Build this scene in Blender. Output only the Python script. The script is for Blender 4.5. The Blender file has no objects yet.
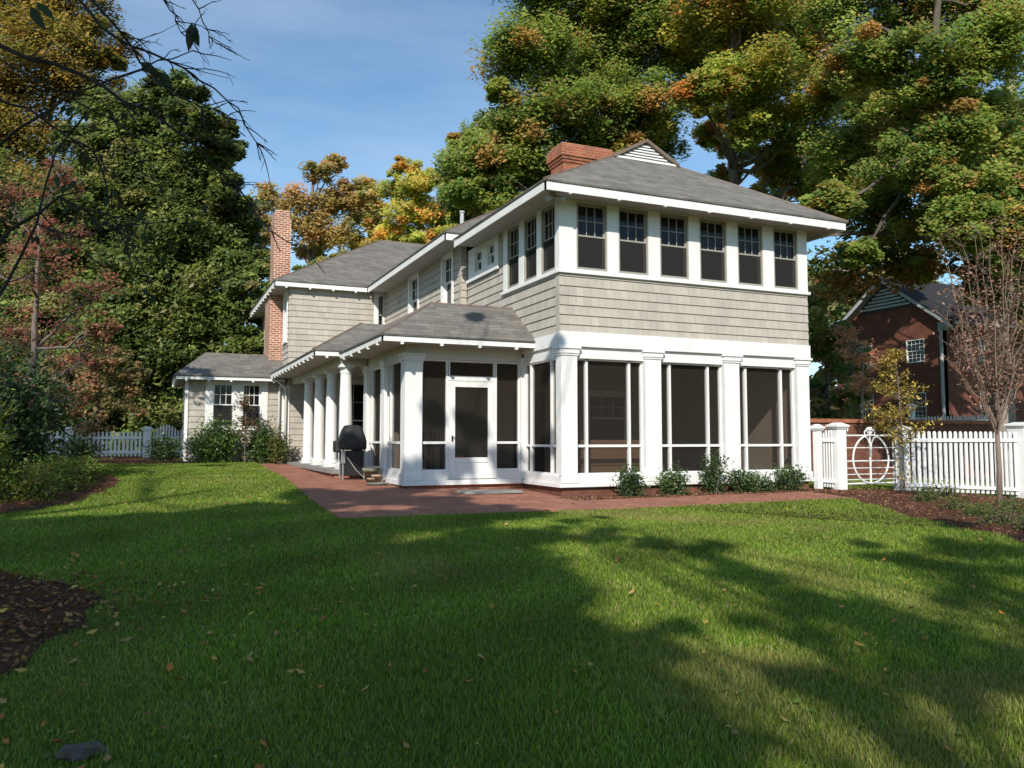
import bpy, bmesh, math, random
import numpy as np
from mathutils import Vector, Matrix

R = math.radians
scene = bpy.context.scene
COL = scene.collection
rng = np.random.default_rng(11)
random.seed(5)

# ------------------------------------------------------------------ camera
F_PX = 810.0
TILT = math.atan(55 / 810.0)
YAW = R(23.7)
CAM = np.array([-7.129, -13.907, 1.0])
f0 = np.array([math.sin(YAW), math.cos(YAW), 0.0])
rt = np.array([math.cos(YAW), -math.sin(YAW), 0.0])
up0 = np.array([0, 0, 1.0])
fw = f0 * math.cos(TILT) + up0 * math.sin(TILT)
upv = up0 * math.cos(TILT) - f0 * math.sin(TILT)
cd = bpy.data.cameras.new('camera')
cam = bpy.data.objects.new('camera', cd)
COL.objects.link(cam)
cam.location = CAM
cam.rotation_euler = (R(90) + TILT, 0, -YAW)
cd.sensor_width = 36
cd.lens = 36 * F_PX / 1024
cd.clip_end = 2000
scene.camera = cam

# ------------------------------------------------------------------ sky and sun
SUN_EL, SUN_AZ = R(34), R(33.9)
world = bpy.data.worlds.new('World')
scene.world = world
world.use_nodes = True
wn, wl = world.node_tree.nodes, world.node_tree.links
for n in list(wn): wn.remove(n)
out = wn.new('ShaderNodeOutputWorld'); bg = wn.new('ShaderNodeBackground')
sky = wn.new('ShaderNodeTexSky'); sky.sky_type = 'NISHITA'; sky.sun_disc = False
sky.sun_elevation = SUN_EL; sky.sun_rotation = R(180) + SUN_AZ
sky.air_density = 1.0; sky.dust_density = 0.3; sky.ozone_density = 2.0
tc = wn.new('ShaderNodeTexCoord'); mp = wn.new('ShaderNodeMapping')
mp.inputs['Scale'].default_value = (1.0, 1.6, 5.0)
mp.inputs['Rotation'].default_value = (0.2, 0.35, 0.3)
nz = wn.new('ShaderNodeTexNoise'); nz.inputs['Scale'].default_value = 1.6; nz.inputs['Detail'].default_value = 7; nz.inputs['Roughness'].default_value = 0.6
cr = wn.new('ShaderNodeValToRGB'); cr.color_ramp.elements[0].position = 0.40; cr.color_ramp.elements[1].position = 0.80
cr.color_ramp.elements[1].color = (0.32, 0.32, 0.32, 1)
mx = wn.new('ShaderNodeMix'); mx.data_type = 'RGBA'
mx.inputs['B'].default_value = (6.0, 6.6, 7.4, 1)
wl.new(tc.outputs['Generated'], mp.inputs['Vector']); wl.new(mp.outputs['Vector'], nz.inputs['Vector'])
wl.new(nz.outputs['Fac'], cr.inputs['Fac']); wl.new(cr.outputs['Color'], mx.inputs['Factor'])
tn = wn.new('ShaderNodeMix'); tn.data_type = 'RGBA'; tn.blend_type = 'MULTIPLY'; tn.inputs['Factor'].default_value = 1; tn.inputs['B'].default_value = (.84, 1.04, 1.08, 1)
wl.new(sky.outputs['Color'], tn.inputs['A']); wl.new(tn.outputs['Result'], mx.inputs['A']); wl.new(mx.outputs['Result'], bg.inputs['Color'])
bg.inputs['Strength'].default_value = 0.135
wl.new(bg.outputs[0], out.inputs['Surface'])

sd = bpy.data.lights.new('sun', 'SUN'); sun = bpy.data.objects.new('sun', sd); COL.objects.link(sun)
sd.energy = 4.9; sd.angle = R(0.53); sd.color = (1.0, 0.93, 0.82)
SD = Vector((math.sin(SUN_AZ) * math.cos(SUN_EL), math.cos(SUN_AZ) * math.cos(SUN_EL), -math.sin(SUN_EL)))
sun.rotation_euler = SD.to_track_quat('-Z', 'Y').to_euler()
sun.location = (-20, -30, 30)
scene.view_settings.view_transform = 'Standard'
scene.view_settings.look = 'None'
scene.view_settings.exposure = 0.15
scene.view_settings.gamma = 1.0
scene.render.engine = 'CYCLES'
scene.cycles.max_bounces = 6
scene.cycles.transparent_max_bounces = 16

# ------------------------------------------------------------------ helpers
def depth_of(x, y): return (np.asarray(x) - CAM[0]) * f0[0] + (np.asarray(y) - CAM[1]) * f0[1]
def gnd(x, y):
    x = np.asarray(x, float); y = np.asarray(y, float)
    D = depth_of(x, y)
    gx = np.interp(x, [-12, -6, 0, 6, 9, 13, 20, 40], [.25, .15, 0, 0, -.1, -.4, -.55, -.6])
    gy = np.interp(y, [0, 4, 13, 18, 60], [0, .12, .26, .3, .3])
    t = np.clip((x - 6.5) / 3.5, 0, 1) * np.clip((-.5 - y) / 2.0, 0, 1)
    return -.12 + gx + gy + np.interp(D, [-10, 0, 4, 10, 16], [-.6, -.55, -.33, -.06, 0]) - .16 * t
def G(x, y): return float(gnd(x, y))
def W(px, py, D):
    """world point seen through a pixel of the photograph at horizontal distance D"""
    d = fw + rt * (px - 512) / F_PX - upv * (py - 384) / F_PX
    d = d / np.dot(d, f0)
    return CAM + d * D

ROOT = {}
def tag(o, label=None, cat=None, group=None, kind=None):
    if label: o['label'] = label
    if cat: o['category'] = cat
    if group: o['group'] = group
    if kind: o['kind'] = kind
    return o
def empty(name, loc, label=None, cat=None, group=None):
    o = bpy.data.objects.new(name, None); COL.objects.link(o); o.location = loc
    o.empty_display_size = .2
    ROOT[o.name] = np.array(loc, float)
    return tag(o, label, cat, group)

def Fm(c): return lambda u, d, z: (u, c + d, z)      # wall facing -Y
def Lm(c): return lambda u, d, z: (c + d, u, z)      # wall facing -X
ID = lambda x, y, z: (x, y, z)

class MB:
    def __init__(s): s.v = []; s.f = []
    def add(s, vs, fs):
        n = len(s.v); s.v += [tuple(map(float, v)) for v in vs]; s.f += [tuple(i + n for i in f) for f in fs]; return s
    def hexa(s, p): return s.add(p, [(0,1,2,3), (7,6,5,4), (0,4,5,1), (1,5,6,2), (2,6,7,3), (3,7,4,0)])
    def box(s, x0, x1, y0, y1, z0, z1, m=ID):
        return s.hexa([m(x0,y0,z0), m(x1,y0,z0), m(x1,y1,z0), m(x0,y1,z0), m(x0,y0,z1), m(x1,y0,z1), m(x1,y1,z1), m(x0,y1,z1)])
    def poly(s, pts): return s.add(pts, [tuple(range(len(pts)))])
    def prism(s, pts, d0, d1, m=ID):        # pts (u,z)
        n = len(pts)
        vs = [m(u, d0, z) for u, z in pts] + [m(u, d1, z) for u, z in pts]
        return s.add(vs, [tuple(range(n)), tuple(range(2*n-1, n-1, -1))] + [(i, (i+1) % n, (i+1) % n + n, i + n) for i in range(n)])
    def tube(s, pts, rad, n=8, cap=True):
        pts = [Vector(p) for p in pts]
        if not hasattr(rad, '__len__'): rad = [rad] * len(pts)
        rings = []; base = len(s.v); prev = None
        for i, p in enumerate(pts):
            t = (pts[min(i+1, len(pts)-1)] - pts[max(i-1, 0)]).normalized()
            if prev is None:
                a = t.cross(Vector((0, 0, 1)))
                if a.length < .05: a = t.cross(Vector((1, 0, 0)))
            else: a = prev - t * prev.dot(t)
            a.normalize(); prev = a; b = t.cross(a)
            for k in range(n):
                th = 2 * math.pi * k / n
                s.v.append(tuple(p + (a * math.cos(th) + b * math.sin(th)) * rad[i]))
        for i in range(len(pts) - 1):
            for k in range(n):
                q = base + i * n; s.f.append((q + k, q + (k+1) % n, q + n + (k+1) % n, q + n + k))
        if cap:
            s.f.append(tuple(base + k for k in range(n))[::-1]); q = base + (len(pts)-1) * n; s.f.append(tuple(q + k for k in range(n)))
        return s
    def lathe(s, cx, cy, prof, n=20):
        base = len(s.v)
        for r, z in prof:
            for k in range(n):
                th = 2*math.pi*k/n; s.v.append((cx + r*math.cos(th), cy + r*math.sin(th), z))
        for i in range(len(prof)-1):
            for k in range(n):
                q = base + i*n; s.f.append((q+k, q+(k+1) % n, q+n+(k+1) % n, q+n+k))
        s.f.append(tuple(base+k for k in range(n))[::-1]); q = base+(len(prof)-1)*n; s.f.append(tuple(q+k for k in range(n)))
        return s
    def build(s, name, mat, parent=None, smooth=False, bevel=0, solid=0, recalc=True):
        off = np.zeros(3)
        p = parent
        while p is not None:
            if p.name in ROOT: off = ROOT[p.name]
            p = p.parent
        me = bpy.data.meshes.new(name)
        me.from_pydata([(v[0]-off[0], v[1]-off[1], v[2]-off[2]) for v in s.v], [], s.f)
        if recalc:
            bm = bmesh.new(); bm.from_mesh(me); bmesh.ops.recalc_face_normals(bm, faces=bm.faces); bm.to_mesh(me); bm.free()
        if smooth:
            me.shade_smooth()
        me.materials.append(mat)
        o = bpy.data.objects.new(name, me); COL.objects.link(o)
        if parent is not None: o.parent = parent
        if bevel:
            b = o.modifiers.new('bevel', 'BEVEL'); b.width = bevel; b.segments = 2; b.limit_method = 'ANGLE'; b.angle_limit = R(40)
        if solid:
            b = o.modifiers.new('solid', 'SOLIDIFY'); b.thickness = solid; b.offset = -1
        return o

# ------------------------------------------------------------------ materials
def mat(name, color=(.5,.5,.5), rough=.7, spec=.3, metal=0):
    m = bpy.data.materials.new(name); m.use_nodes = True
    b = m.node_tree.nodes['Principled BSDF']
    b.inputs['Base Color'].default_value = (*color, 1); b.inputs['Roughness'].default_value = rough
    b.inputs['Specular IOR Level'].default_value = spec; b.inputs['Metallic'].default_value = metal
    return m, m.node_tree.nodes, m.node_tree.links, b
def noise(nodes, links, scale, detail=5, rough=.6, vec=None):
    n = nodes.new('ShaderNodeTexNoise'); n.inputs['Scale'].default_value = scale; n.inputs['Detail'].default_value = detail; n.inputs['Roughness'].default_value = rough
    if vec is None:
        g = nodes.new('ShaderNodeNewGeometry'); vec = g.outputs['Position']
    links.new(vec, n.inputs['Vector']); return n
def ramp(nodes, links, fac, stops):
    r = nodes.new('ShaderNodeValToRGB')
    while len(r.color_ramp.elements) < len(stops): r.color_ramp.elements.new(.5)
    for e, (p, c) in zip(r.color_ramp.elements, stops):
        e.position = p; e.color = (*c, 1) if len(c) == 3 else c
    links.new(fac, r.inputs['Fac']); return r
def mixc(nodes, links, fac, a, b, mode='MIX'):
    m = nodes.new('ShaderNodeMix'); m.data_type = 'RGBA'; m.blend_type = mode
    for s, v in (('Factor', fac), ('A', a), ('B', b)):
        if hasattr(v, 'node'): links.new(v, m.inputs[s])
        elif s == 'Factor': m.inputs[s].default_value = v
        else: m.inputs[s].default_value = (*v, 1)
    return m.outputs['Result']
def bump(nodes, links, b, h, strength=.3, dist=.01):
    n = nodes.new('ShaderNodeBump'); n.inputs['Strength'].default_value = strength; n.inputs['Distance'].default_value = dist
    links.new(h, n.inputs['Height']); links.new(n.outputs['Normal'], b.inputs['Normal'])
def noisy(name, c1, c2, scale=4, rough=.7, bs=.2, bd=.01, bscale=None, spec=.3, c3=None):
    m, n, l, b = mat(name, c1, rough, spec)
    z = noise(n, l, scale); st = [(.3, c1), (.7, c2)] if c3 is None else [(.28, c1), (.5, c2), (.72, c3)]
    r = ramp(n, l, z.outputs['Fac'], st); l.new(r.outputs['Color'], b.inputs['Base Color'])
    if bs:
        z2 = noise(n, l, bscale or scale * 6); bump(n, l, b, z2.outputs['Fac'], bs, bd)
    return m
def wallcoord(n, l):
    """(along the wall, height) from the position and the facing, so the same texture runs on every side"""
    g = n.new('ShaderNodeNewGeometry'); sp = n.new('ShaderNodeSeparateXYZ'); l.new(g.outputs['Position'], sp.inputs[0])
    sn = n.new('ShaderNodeSeparateXYZ'); l.new(g.outputs['True Normal'], sn.inputs[0])
    ax = n.new('ShaderNodeMath'); ax.operation = 'ABSOLUTE'; l.new(sn.outputs[0], ax.inputs[0])
    ay = n.new('ShaderNodeMath'); ay.operation = 'ABSOLUTE'; l.new(sn.outputs[1], ay.inputs[0])
    gt = n.new('ShaderNodeMath'); gt.operation = 'GREATER_THAN'; l.new(ax.outputs[0], gt.inputs[0]); l.new(ay.outputs[0], gt.inputs[1])
    mi = n.new('ShaderNodeMix'); mi.data_type = 'FLOAT'; l.new(gt.outputs[0], mi.inputs['Factor']); l.new(sp.outputs[0], mi.inputs['A']); l.new(sp.outputs[1], mi.inputs['B'])
    cb = n.new('ShaderNodeCombineXYZ'); l.new(mi.outputs['Result'], cb.inputs[0]); l.new(sp.outputs[2], cb.inputs[1])
    return cb.outputs[0]
def bricktex(n, l, vec, w, h, mortar, c1, c2, cm, smooth=.1, offset=.5, bias=0, freq=2):
    t = n.new('ShaderNodeTexBrick'); t.offset = offset; t.offset_frequency = freq
    t.inputs['Scale'].default_value = 1; t.inputs['Brick Width'].default_value = w; t.inputs['Row Height'].default_value = h
    t.inputs['Mortar Size'].default_value = mortar; t.inputs['Mortar Smooth'].default_value = smooth; t.inputs['Bias'].default_value = bias
    t.inputs['Color1'].default_value = (*c1, 1); t.inputs['Color2'].default_value = (*c2, 1); t.inputs['Mortar'].default_value = (*cm, 1)
    l.new(vec, t.inputs['Vector']); return t
def brickmat(name, c1, c2, cm, w=.21, h=.072, mortar=.006, flat=False, rough=.85, var=((.6,.6,.6),(1.15,1.15,1.15))):
    m, n, l, b = mat(name, c1, rough, .2)
    if flat:
        g = n.new('ShaderNodeNewGeometry'); vec = g.outputs['Position']
    else: vec = wallcoord(n, l)
    t = bricktex(n, l, vec, w, h, mortar, c1, c2, cm)
    z = noise(n, l, 2.3, 8, .7); r = ramp(n, l, z.outputs['Fac'], [(.25, var[0]), (.75, var[1])])
    c = mixc(n, l, 1.0, t.outputs['Color'], r.outputs['Color'], 'MULTIPLY')
    l.new(c, b.inputs['Base Color']); bump(n, l, b, t.outputs['Fac'], -.4, .006)
    return m

M = {}
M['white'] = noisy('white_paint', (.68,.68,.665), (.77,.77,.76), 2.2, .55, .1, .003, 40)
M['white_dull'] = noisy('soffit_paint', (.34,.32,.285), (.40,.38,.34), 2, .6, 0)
M['sash'] = noisy('sash_paint', (.30,.285,.25), (.36,.34,.30), 3, .5, 0)
M['beam'] = noisy('beam_paint', (.52,.50,.46), (.58,.56,.52), 2, .6, 0)
M['dark'] = mat('dark_paint', (.02,.02,.022), .5)[0]
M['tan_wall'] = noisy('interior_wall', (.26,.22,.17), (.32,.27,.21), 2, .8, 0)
# siding
m, n, l, b = mat('cedar_siding', (.4,.36,.31), .8, .15)
vec = wallcoord(n, l)
t = bricktex(n, l, vec, .17, .19, .004, (.415,.385,.34), (.475,.44,.39), (.31,.285,.25), offset=.37, freq=3)
z = noise(n, l, 1.7, 7, .65); r = ramp(n, l, z.outputs['Fac'], [(.3, (.84,.84,.84)), (.7, (1.06,1.05,1.03))])
l.new(mixc(n, l, 1.0, t.outputs['Color'], r.outputs['Color'], 'MULTIPLY'), b.inputs['Base Color'])
bump(n, l, b, t.outputs['Fac'], -.2, .004)
M['siding'] = m
# roof
m, n, l, b = mat('asphalt_shingles', (.15,.14,.13), .9, .2)
vec = wallcoord(n, l)
t = bricktex(n, l, vec, .31, .075, .003, (.138,.130,.120), (.20,.19,.175), (.07,.066,.06), offset=.43, freq=3)
z = noise(n, l, 3.0, 8, .75); r = ramp(n, l, z.outputs['Fac'], [(.25, (.72,.72,.74)), (.75, (1.2,1.18,1.12))])
l.new(mixc(n, l, 1.0, t.outputs['Color'], r.outputs['Color'], 'MULTIPLY'), b.inputs['Base Color'])
bump(n, l, b, t.outputs['Fac'], -.5, .01)
M['roof'] = m
M['ridge'] = noisy('ridge_cap', (.12,.095,.08), (.2,.15,.12), 5, .9)
M['brick'] = brickmat('red_brick', (.42,.13,.065), (.30,.085,.045), (.36,.27,.2), .21, .075, .007)
M['brick_dark'] = brickmat('old_red_brick', (.22,.08,.05), (.15,.052,.035), (.14,.10,.08), .21, .075, .006)
M['brick_worn'] = brickmat('worn_chimney_brick', (.43,.14,.075), (.28,.08,.045), (.62,.53,.43), .2, .075, .013)
M['paver'] = brickmat('brick_paving', (.46,.19,.12), (.31,.125,.08), (.17,.12,.09), .21, .105, .011, flat=True, var=((.6,.6,.64),(1.25,1.22,1.2)))
M['stone'] = noisy('bluestone', (.2,.2,.19), (.28,.275,.25), 6, .8)
M['rock'] = noisy('grey_fieldstone', (.07,.052,.04), (.17,.14,.11), 9, .9, .8, .03, 30)
# glass, screens
def screen_mat(name, col, fac):
    m, n, l, b = mat(name, col, .85, .1)
    o = n['Material Output']; tr = n.new('ShaderNodeBsdfTransparent'); mixs = n.new('ShaderNodeMixShader'); mixs.inputs[0].default_value = fac
    l.new(tr.outputs[0], mixs.inputs[1]); l.new(b.outputs[0], mixs.inputs[2]); l.new(mixs.outputs[0], o.inputs['Surface'])
    return m
M['screen'] = screen_mat('insect_screen', (.04,.033,.027), .45)
M['wscreen'] = screen_mat('window_screen', (.035,.034,.034), .5)
m, n, l, b = mat('window_glass', (.012,.013,.014), .06, .5)
o = n['Material Output']; tr = n.new('ShaderNodeBsdfTransparent'); tr.inputs[0].default_value = (.75,.78,.76,1)
mixs = n.new('ShaderNodeMixShader'); mixs.inputs[0].default_value = .55
l.new(tr.outputs[0], mixs.inputs[1]); l.new(b.outputs[0], mixs.inputs[2]); l.new(mixs.outputs[0], o.inputs['Surface'])
M['glass'] = m
# bark
def bark(name, c1, c2, s=6):
    m, n, l, b = mat(name, c1, .95, .1)
    g = n.new('ShaderNodeNewGeometry'); mpn = n.new('ShaderNodeMapping'); mpn.inputs['Scale'].default_value = (1, 1, .22); l.new(g.outputs['Position'], mpn.inputs[0])
    z = noise(n, l, s, 8, .7, mpn.outputs[0]); r = ramp(n, l, z.outputs['Fac'], [(.3, c1), (.7, c2)]); l.new(r.outputs[0], b.inputs['Base Color'])
    bump(n, l, b, z.outputs['Fac'], .7, .04); return m
M['bark'] = bark('oak_bark', (.05,.04,.032), (.17,.145,.12))
M['bark_pale'] = bark('pale_bark', (.2,.17,.14), (.4,.35,.3))
M['bark_grey'] = bark('twig_bark', (.10,.08,.07), (.22,.18,.155))
M['bark_sap'] = bark('sapling_bark', (.14,.10,.08), (.28,.21,.17))
M['bark_dark'] = bark('dark_twig_bark', (.025,.02,.018), (.06,.05,.042))
# leaves: colour per leaf stored on the mesh, light passes through partly
def leafmat(name, trans=.35, rough=.5, spec=.35):
    m, n, l, b = mat(name, (.1,.1,.05), rough, spec)
    at = n.new('ShaderNodeAttribute'); at.attribute_name = 'leafcol'; l.new(at.outputs['Color'], b.inputs['Base Color'])
    tl = n.new('ShaderNodeBsdfTranslucent'); mixs = n.new('ShaderNodeMixShader'); mixs.inputs[0].default_value = trans
    hs = n.new('ShaderNodeMix'); hs.data_type = 'RGBA'; hs.blend_type = 'MULTIPLY'; hs.inputs['Factor'].default_value = 1; hs.inputs['B'].default_value = (1.5,1.6,.8,1)
    l.new(at.outputs['Color'], hs.inputs['A']); l.new(hs.outputs['Result'], tl.inputs['Color'])
    l.new(b.outputs[0], mixs.inputs[1]); l.new(tl.outputs[0], mixs.inputs[2]); l.new(mixs.outputs[0], n['Material Output'].inputs['Surface'])
    return m
M['leaf'] = leafmat('leaf', .45)
M['leaf_gloss'] = leafmat('glossy_leaf', .28, .4, .35)
M['leaf_dry'] = leafmat('dry_leaf', .2, .8, .15)
M['blade'] = leafmat('grass_blade', .35, .55, .3)

# lawn soil and thatch under the blades
m, n, l, b = mat('lawn', (.05,.09,.015), .95, .1)
z1 = noise(n, l, 1.1, 8, .65); z2 = noise(n, l, 28, 6, .75); z3 = noise(n, l, .42, 4, .6)
g1 = ramp(n, l, z2.outputs['Fac'], [(.28, (.06,.09,.014)), (.52, (.12,.17,.028)), (.75, (.18,.21,.05))])
g2 = ramp(n, l, z1.outputs['Fac'], [(.56, (0,0,0)), (.70, (.55,.55,.55))])
c = mixc(n, l, g2.outputs[0], g1.outputs[0], (.2,.155,.075))
l.new(c, b.inputs['Base Color']); bump(n, l, b, z2.outputs['Fac'], .8, .04)
M['lawn'] = m
m, n, l, b = mat('pine_mulch', (.12,.06,.04), .95, .1)
z1 = noise(n, l, 24, 8, .8); z2 = noise(n, l, 1.8, 4, .6)
r1 = ramp(n, l, z1.outputs['Fac'], [(.3, (.045,.022,.014)), (.52, (.15,.07,.042)), (.74, (.30,.16,.10))])
r2 = ramp(n, l, z2.outputs['Fac'], [(.3, (.7,.7,.7)), (.7, (1.1,1.1,1.1))])
l.new(mixc(n, l, 1, r1.outputs[0], r2.outputs[0], 'MULTIPLY'), b.inputs['Base Color']); bump(n, l, b, z1.outputs['Fac'], 1, .05)
M['mulch'] = m

# ------------------------------------------------------------------ ground
def grid_mesh(name, xs, ys, m, off=0):
    X, Y = np.meshgrid(xs, ys, indexing='ij'); Z = gnd(X, Y) + off
    far = np.clip((np.hypot(X, Y) - 45) / 60, 0, 1); Z = Z * (1 - far) - .3 * far
    v = np.stack([X.ravel(), Y.ravel(), Z.ravel()], 1); ny = len(ys)
    i, j = np.meshgrid(np.arange(len(xs)-1), np.arange(ny-1), indexing='ij'); a = (i*ny+j).ravel()
    f = np.stack([a, a+ny, a+ny+1, a+1], 1)
    me = bpy.data.meshes.new(name); me.from_pydata(v.tolist(), [], f.tolist()); me.shade_smooth(); me.materials.append(m)
    o = bpy.data.objects.new(name, me); COL.objects.link(o); o['kind'] = 'structure'; return o
xs = np.unique(np.concatenate([np.linspace(-600, -40, 8), np.arange(-40, 60.1, 1.0), np.arange(-14, 20.01, .5), np.linspace(60, 600, 8)]))
ys = np.unique(np.concatenate([np.linspace(-600, -40, 8), np.arange(-40, 60.1, 1.0), np.arange(-16, 20.01, .5), np.linspace(60, 600, 8)]))
grid_mesh('lawn_ground', xs, ys, M['lawn'])

def drape(name, poly, m, off, skirt=0.0, res=.5):
    bm = bmesh.new(); f = bm.faces.new([bm.verts.new((x, y, 0)) for x, y in poly])
    bmesh.ops.triangulate(bm, faces=bm.faces[:])
    x0 = min(p[0] for p in poly); x1 = max(p[0] for p in poly); y0 = min(p[1] for p in poly); y1 = max(p[1] for p in poly)
    for ax, a, bb in ((0, x0, x1), (1, y0, y1)):
        k = math.floor(a / res) * res
        while k < bb:
            if k > a:
                co = (k, 0, 0) if ax == 0 else (0, k, 0); no = (1, 0, 0) if ax == 0 else (0, 1, 0)
                bmesh.ops.bisect_plane(bm, geom=bm.verts[:] + bm.edges[:] + bm.faces[:], plane_co=co, plane_no=no)
            k += res
    for v in bm.verts: v.co.z = G(v.co.x, v.co.y) + off
    if skirt:
        be = [e for e in bm.edges if e.is_boundary]
        r = bmesh.ops.extrude_edge_only(bm, edges=be)
        for v in [g for g in r['geom'] if isinstance(g, bmesh.types.BMVert)]: v.co.z -= skirt
    bmesh.ops.recalc_face_normals(bm, faces=bm.faces)
    me = bpy.data.meshes.new(name); bm.to_mesh(me); bm.free(); me.materials.append(m)
    o = bpy.data.objects.new(name, me); COL.objects.link(o); o['kind'] = 'structure'; return o

def wiggle(poly, amp=.12, step=.35):
    out_ = []
    for i, p in enumerate(poly):
        q = poly[(i+1) % len(poly)]; L = math.hypot(q[0]-p[0], q[1]-p[1]); k = max(1, int(L/step))
        for j in range(k):
            t = j/k; out_.append((p[0]+(q[0]-p[0])*t + random.uniform(-amp, amp)*(j > 0), p[1]+(q[1]-p[1])*t + random.uniform(-amp, amp)*(j > 0)))
    return out_
PATIO = [(-4.9,-3.27), (-.58,-2.5), (4.9,-2.42), (5.35,-.85), (0.0,-.9), (-.05,1.7), (-2.5,1.8), (-2.55,5.2), (-3.4,5.3), (-3.4,13.0), (-4.25,13.0), (-4.45,5.0)]
def wiggle_open(pts, amp, step=.3):
    o = []
    for p, q in zip(pts[:-1], pts[1:]):
        k = max(1, int(math.hypot(q[0]-p[0], q[1]-p[1])/step))
        o += [(p[0]+(q[0]-p[0])*j/k + random.uniform(-amp, amp)*(j > 0), p[1]+(q[1]-p[1])*j/k + random.uniform(-amp, amp)*(j > 0)) for j in range(k)]
    return o
BED_R = wiggle_open([(4.88,-2.41), (4.37,-3.11), (3.86,-4.1), (3.08,-5.2), (2.62,-6.25), (2.4,-7.0), (1.95,-7.75), (1.2,-9.2)], .08) + [(1.2,-9.2), (3,-12), (19,-12), (19,.2), (6.3,.2), (6.28,-.03), (.3,-.03), (-.3,-.3), (-.15,-.9), (5.33,-.86)]
BED_B = wiggle([(-13,11.2), (-9.3,10.9), (-7.2,11.4), (-5.8,11.9), (-4.2,12.6), (-3.4,13.0), (-3.4,13.2), (-6.4,13.2), (-6.5,20), (-13,20)], .08)
BED_L = wiggle([(-14,-1.9), (-9.6,-1.75), (-8.95,-1.6), (-8.3,-.3), (-7.95,1.4), (-7.75,3.6), (-7.9,5.2), (-8.6,8.0), (-9.0,11.0), (-14,11)], .1)
BED_N = wiggle([(-12,-5.6), (-8.35,-5.75), (-7.75,-6.5), (-7.45,-7.1), (-7.5,-7.9), (-7.75,-8.7), (-8.3,-9.5), (-12,-9.5)], .1)
drape('brick_patio', PATIO, M['paver'], .025, .06)
drape('mulch_bed', BED_R, M['mulch'], .015, .03)
drape('mulch_bed', BED_B, M['mulch'], .02, .04)
drape('mulch_bed', BED_L, M['mulch'], .02, .04)
drape('mulch_bed', BED_N, M['mulch'], .015, .03)

def inpoly(P, x, y):
    r = np.zeros(len(x), bool); n = len(P)
    for i in range(n):
        x1, y1 = P[i]; x2, y2 = P[(i+1) % n]
        c = ((y1 > y) != (y2 > y)) & (x < (x2-x1)*(y-y1)/((y2-y1) if y2 != y1 else 1e-9) + x1)
        r ^= c
    return r

# ------------------------------------------------------------------ fast meshes for leaves and blades
def fastmesh(name, V, nper, C, material, parent=None, tri=False):
    """V (N,nper,3) one polygon per row, C (N,3) colour per polygon"""
    off = ROOT.get(parent.name, np.zeros(3)) if parent is not None else np.zeros(3)
    if parent is not None and parent.parent is not None: off = ROOT.get(parent.parent.name, off)
    Nn = V.shape[0]; v = (V.reshape(-1, 3) - off).astype(np.float32)
    me = bpy.data.meshes.new(name); me.vertices.add(Nn*nper); me.vertices.foreach_set('co', v.ravel())
    me.loops.add(Nn*nper); me.loops.foreach_set('vertex_index', np.arange(Nn*nper, dtype=np.int32))
    me.polygons.add(Nn); me.polygons.foreach_set('loop_start', np.arange(0, Nn*nper, nper, dtype=np.int32)); me.polygons.foreach_set('loop_total', np.full(Nn, nper, np.int32))
    a = me.attributes.new('leafcol', 'FLOAT_COLOR', 'POINT')
    cc = np.concatenate([np.clip(C, 0.002, 1), np.ones((Nn, 1))], 1); a.data.foreach_set('color', np.repeat(cc, nper, 0).astype(np.float32).ravel())
    me.update(); me.materials.append(material)
    o = bpy.data.objects.new(name, me); COL.objects.link(o)
    if parent is not None: o.parent = parent
    return o
def unit(n): 
    v = rng.normal(size=(n, 3)); return v / np.linalg.norm(v, axis=1, keepdims=True)
def leaves(name, P, size, C, material, parent=None, aspect=.55, up=.5, jit=.35, helio=0.0):
    n = len(P); nrm = unit(n); nrm[:, 2] = np.abs(nrm[:, 2]) + up; nrm = nrm * (1 - .25*helio) + np.array([-math.sin(SUN_AZ)*math.cos(SUN_EL), -math.cos(SUN_AZ)*math.cos(SUN_EL), math.sin(SUN_EL)]) * helio; nrm /= np.linalg.norm(nrm, axis=1, keepdims=True)
    a = np.cross(nrm, unit(n)); a /= np.linalg.norm(a, axis=1, keepdims=True); b = np.cross(nrm, a)
    s = size * (1 + jit * rng.normal(size=(n, 1))).clip(.4, 2)
    V = np.stack([P - a*s*.5, P + b*s*aspect*.5 - nrm*s*.06, P + a*s*.5 + nrm*s*.05, P - b*s*aspect*.5 - nrm*s*.06], 1)
    return fastmesh(name, V, 4, C, material, parent)
def pal(colors, n, jit=.15, w=None):
    c = np.array(colors)[rng.choice(len(colors), n, p=w)]
    return c * (1 + jit * rng.normal(size=(n, 1)))

def limb_path(a, b, sag=.12, k=6, wob=.03):
    a = np.array(a, float); b = np.array(b, float); L = np.linalg.norm(b-a); pts = []
    w = rng.normal(size=3) * L * wob
    for i in range(k+1):
        t = i/k; p = a + (b-a)*t; p[2] -= math.sin(math.pi*t) * L * sag; p += w*math.sin(math.pi*t*1.7) + rng.normal(size=3)*L*wob*.25*(0 < i < k); pts.append(p)
    return pts

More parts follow.
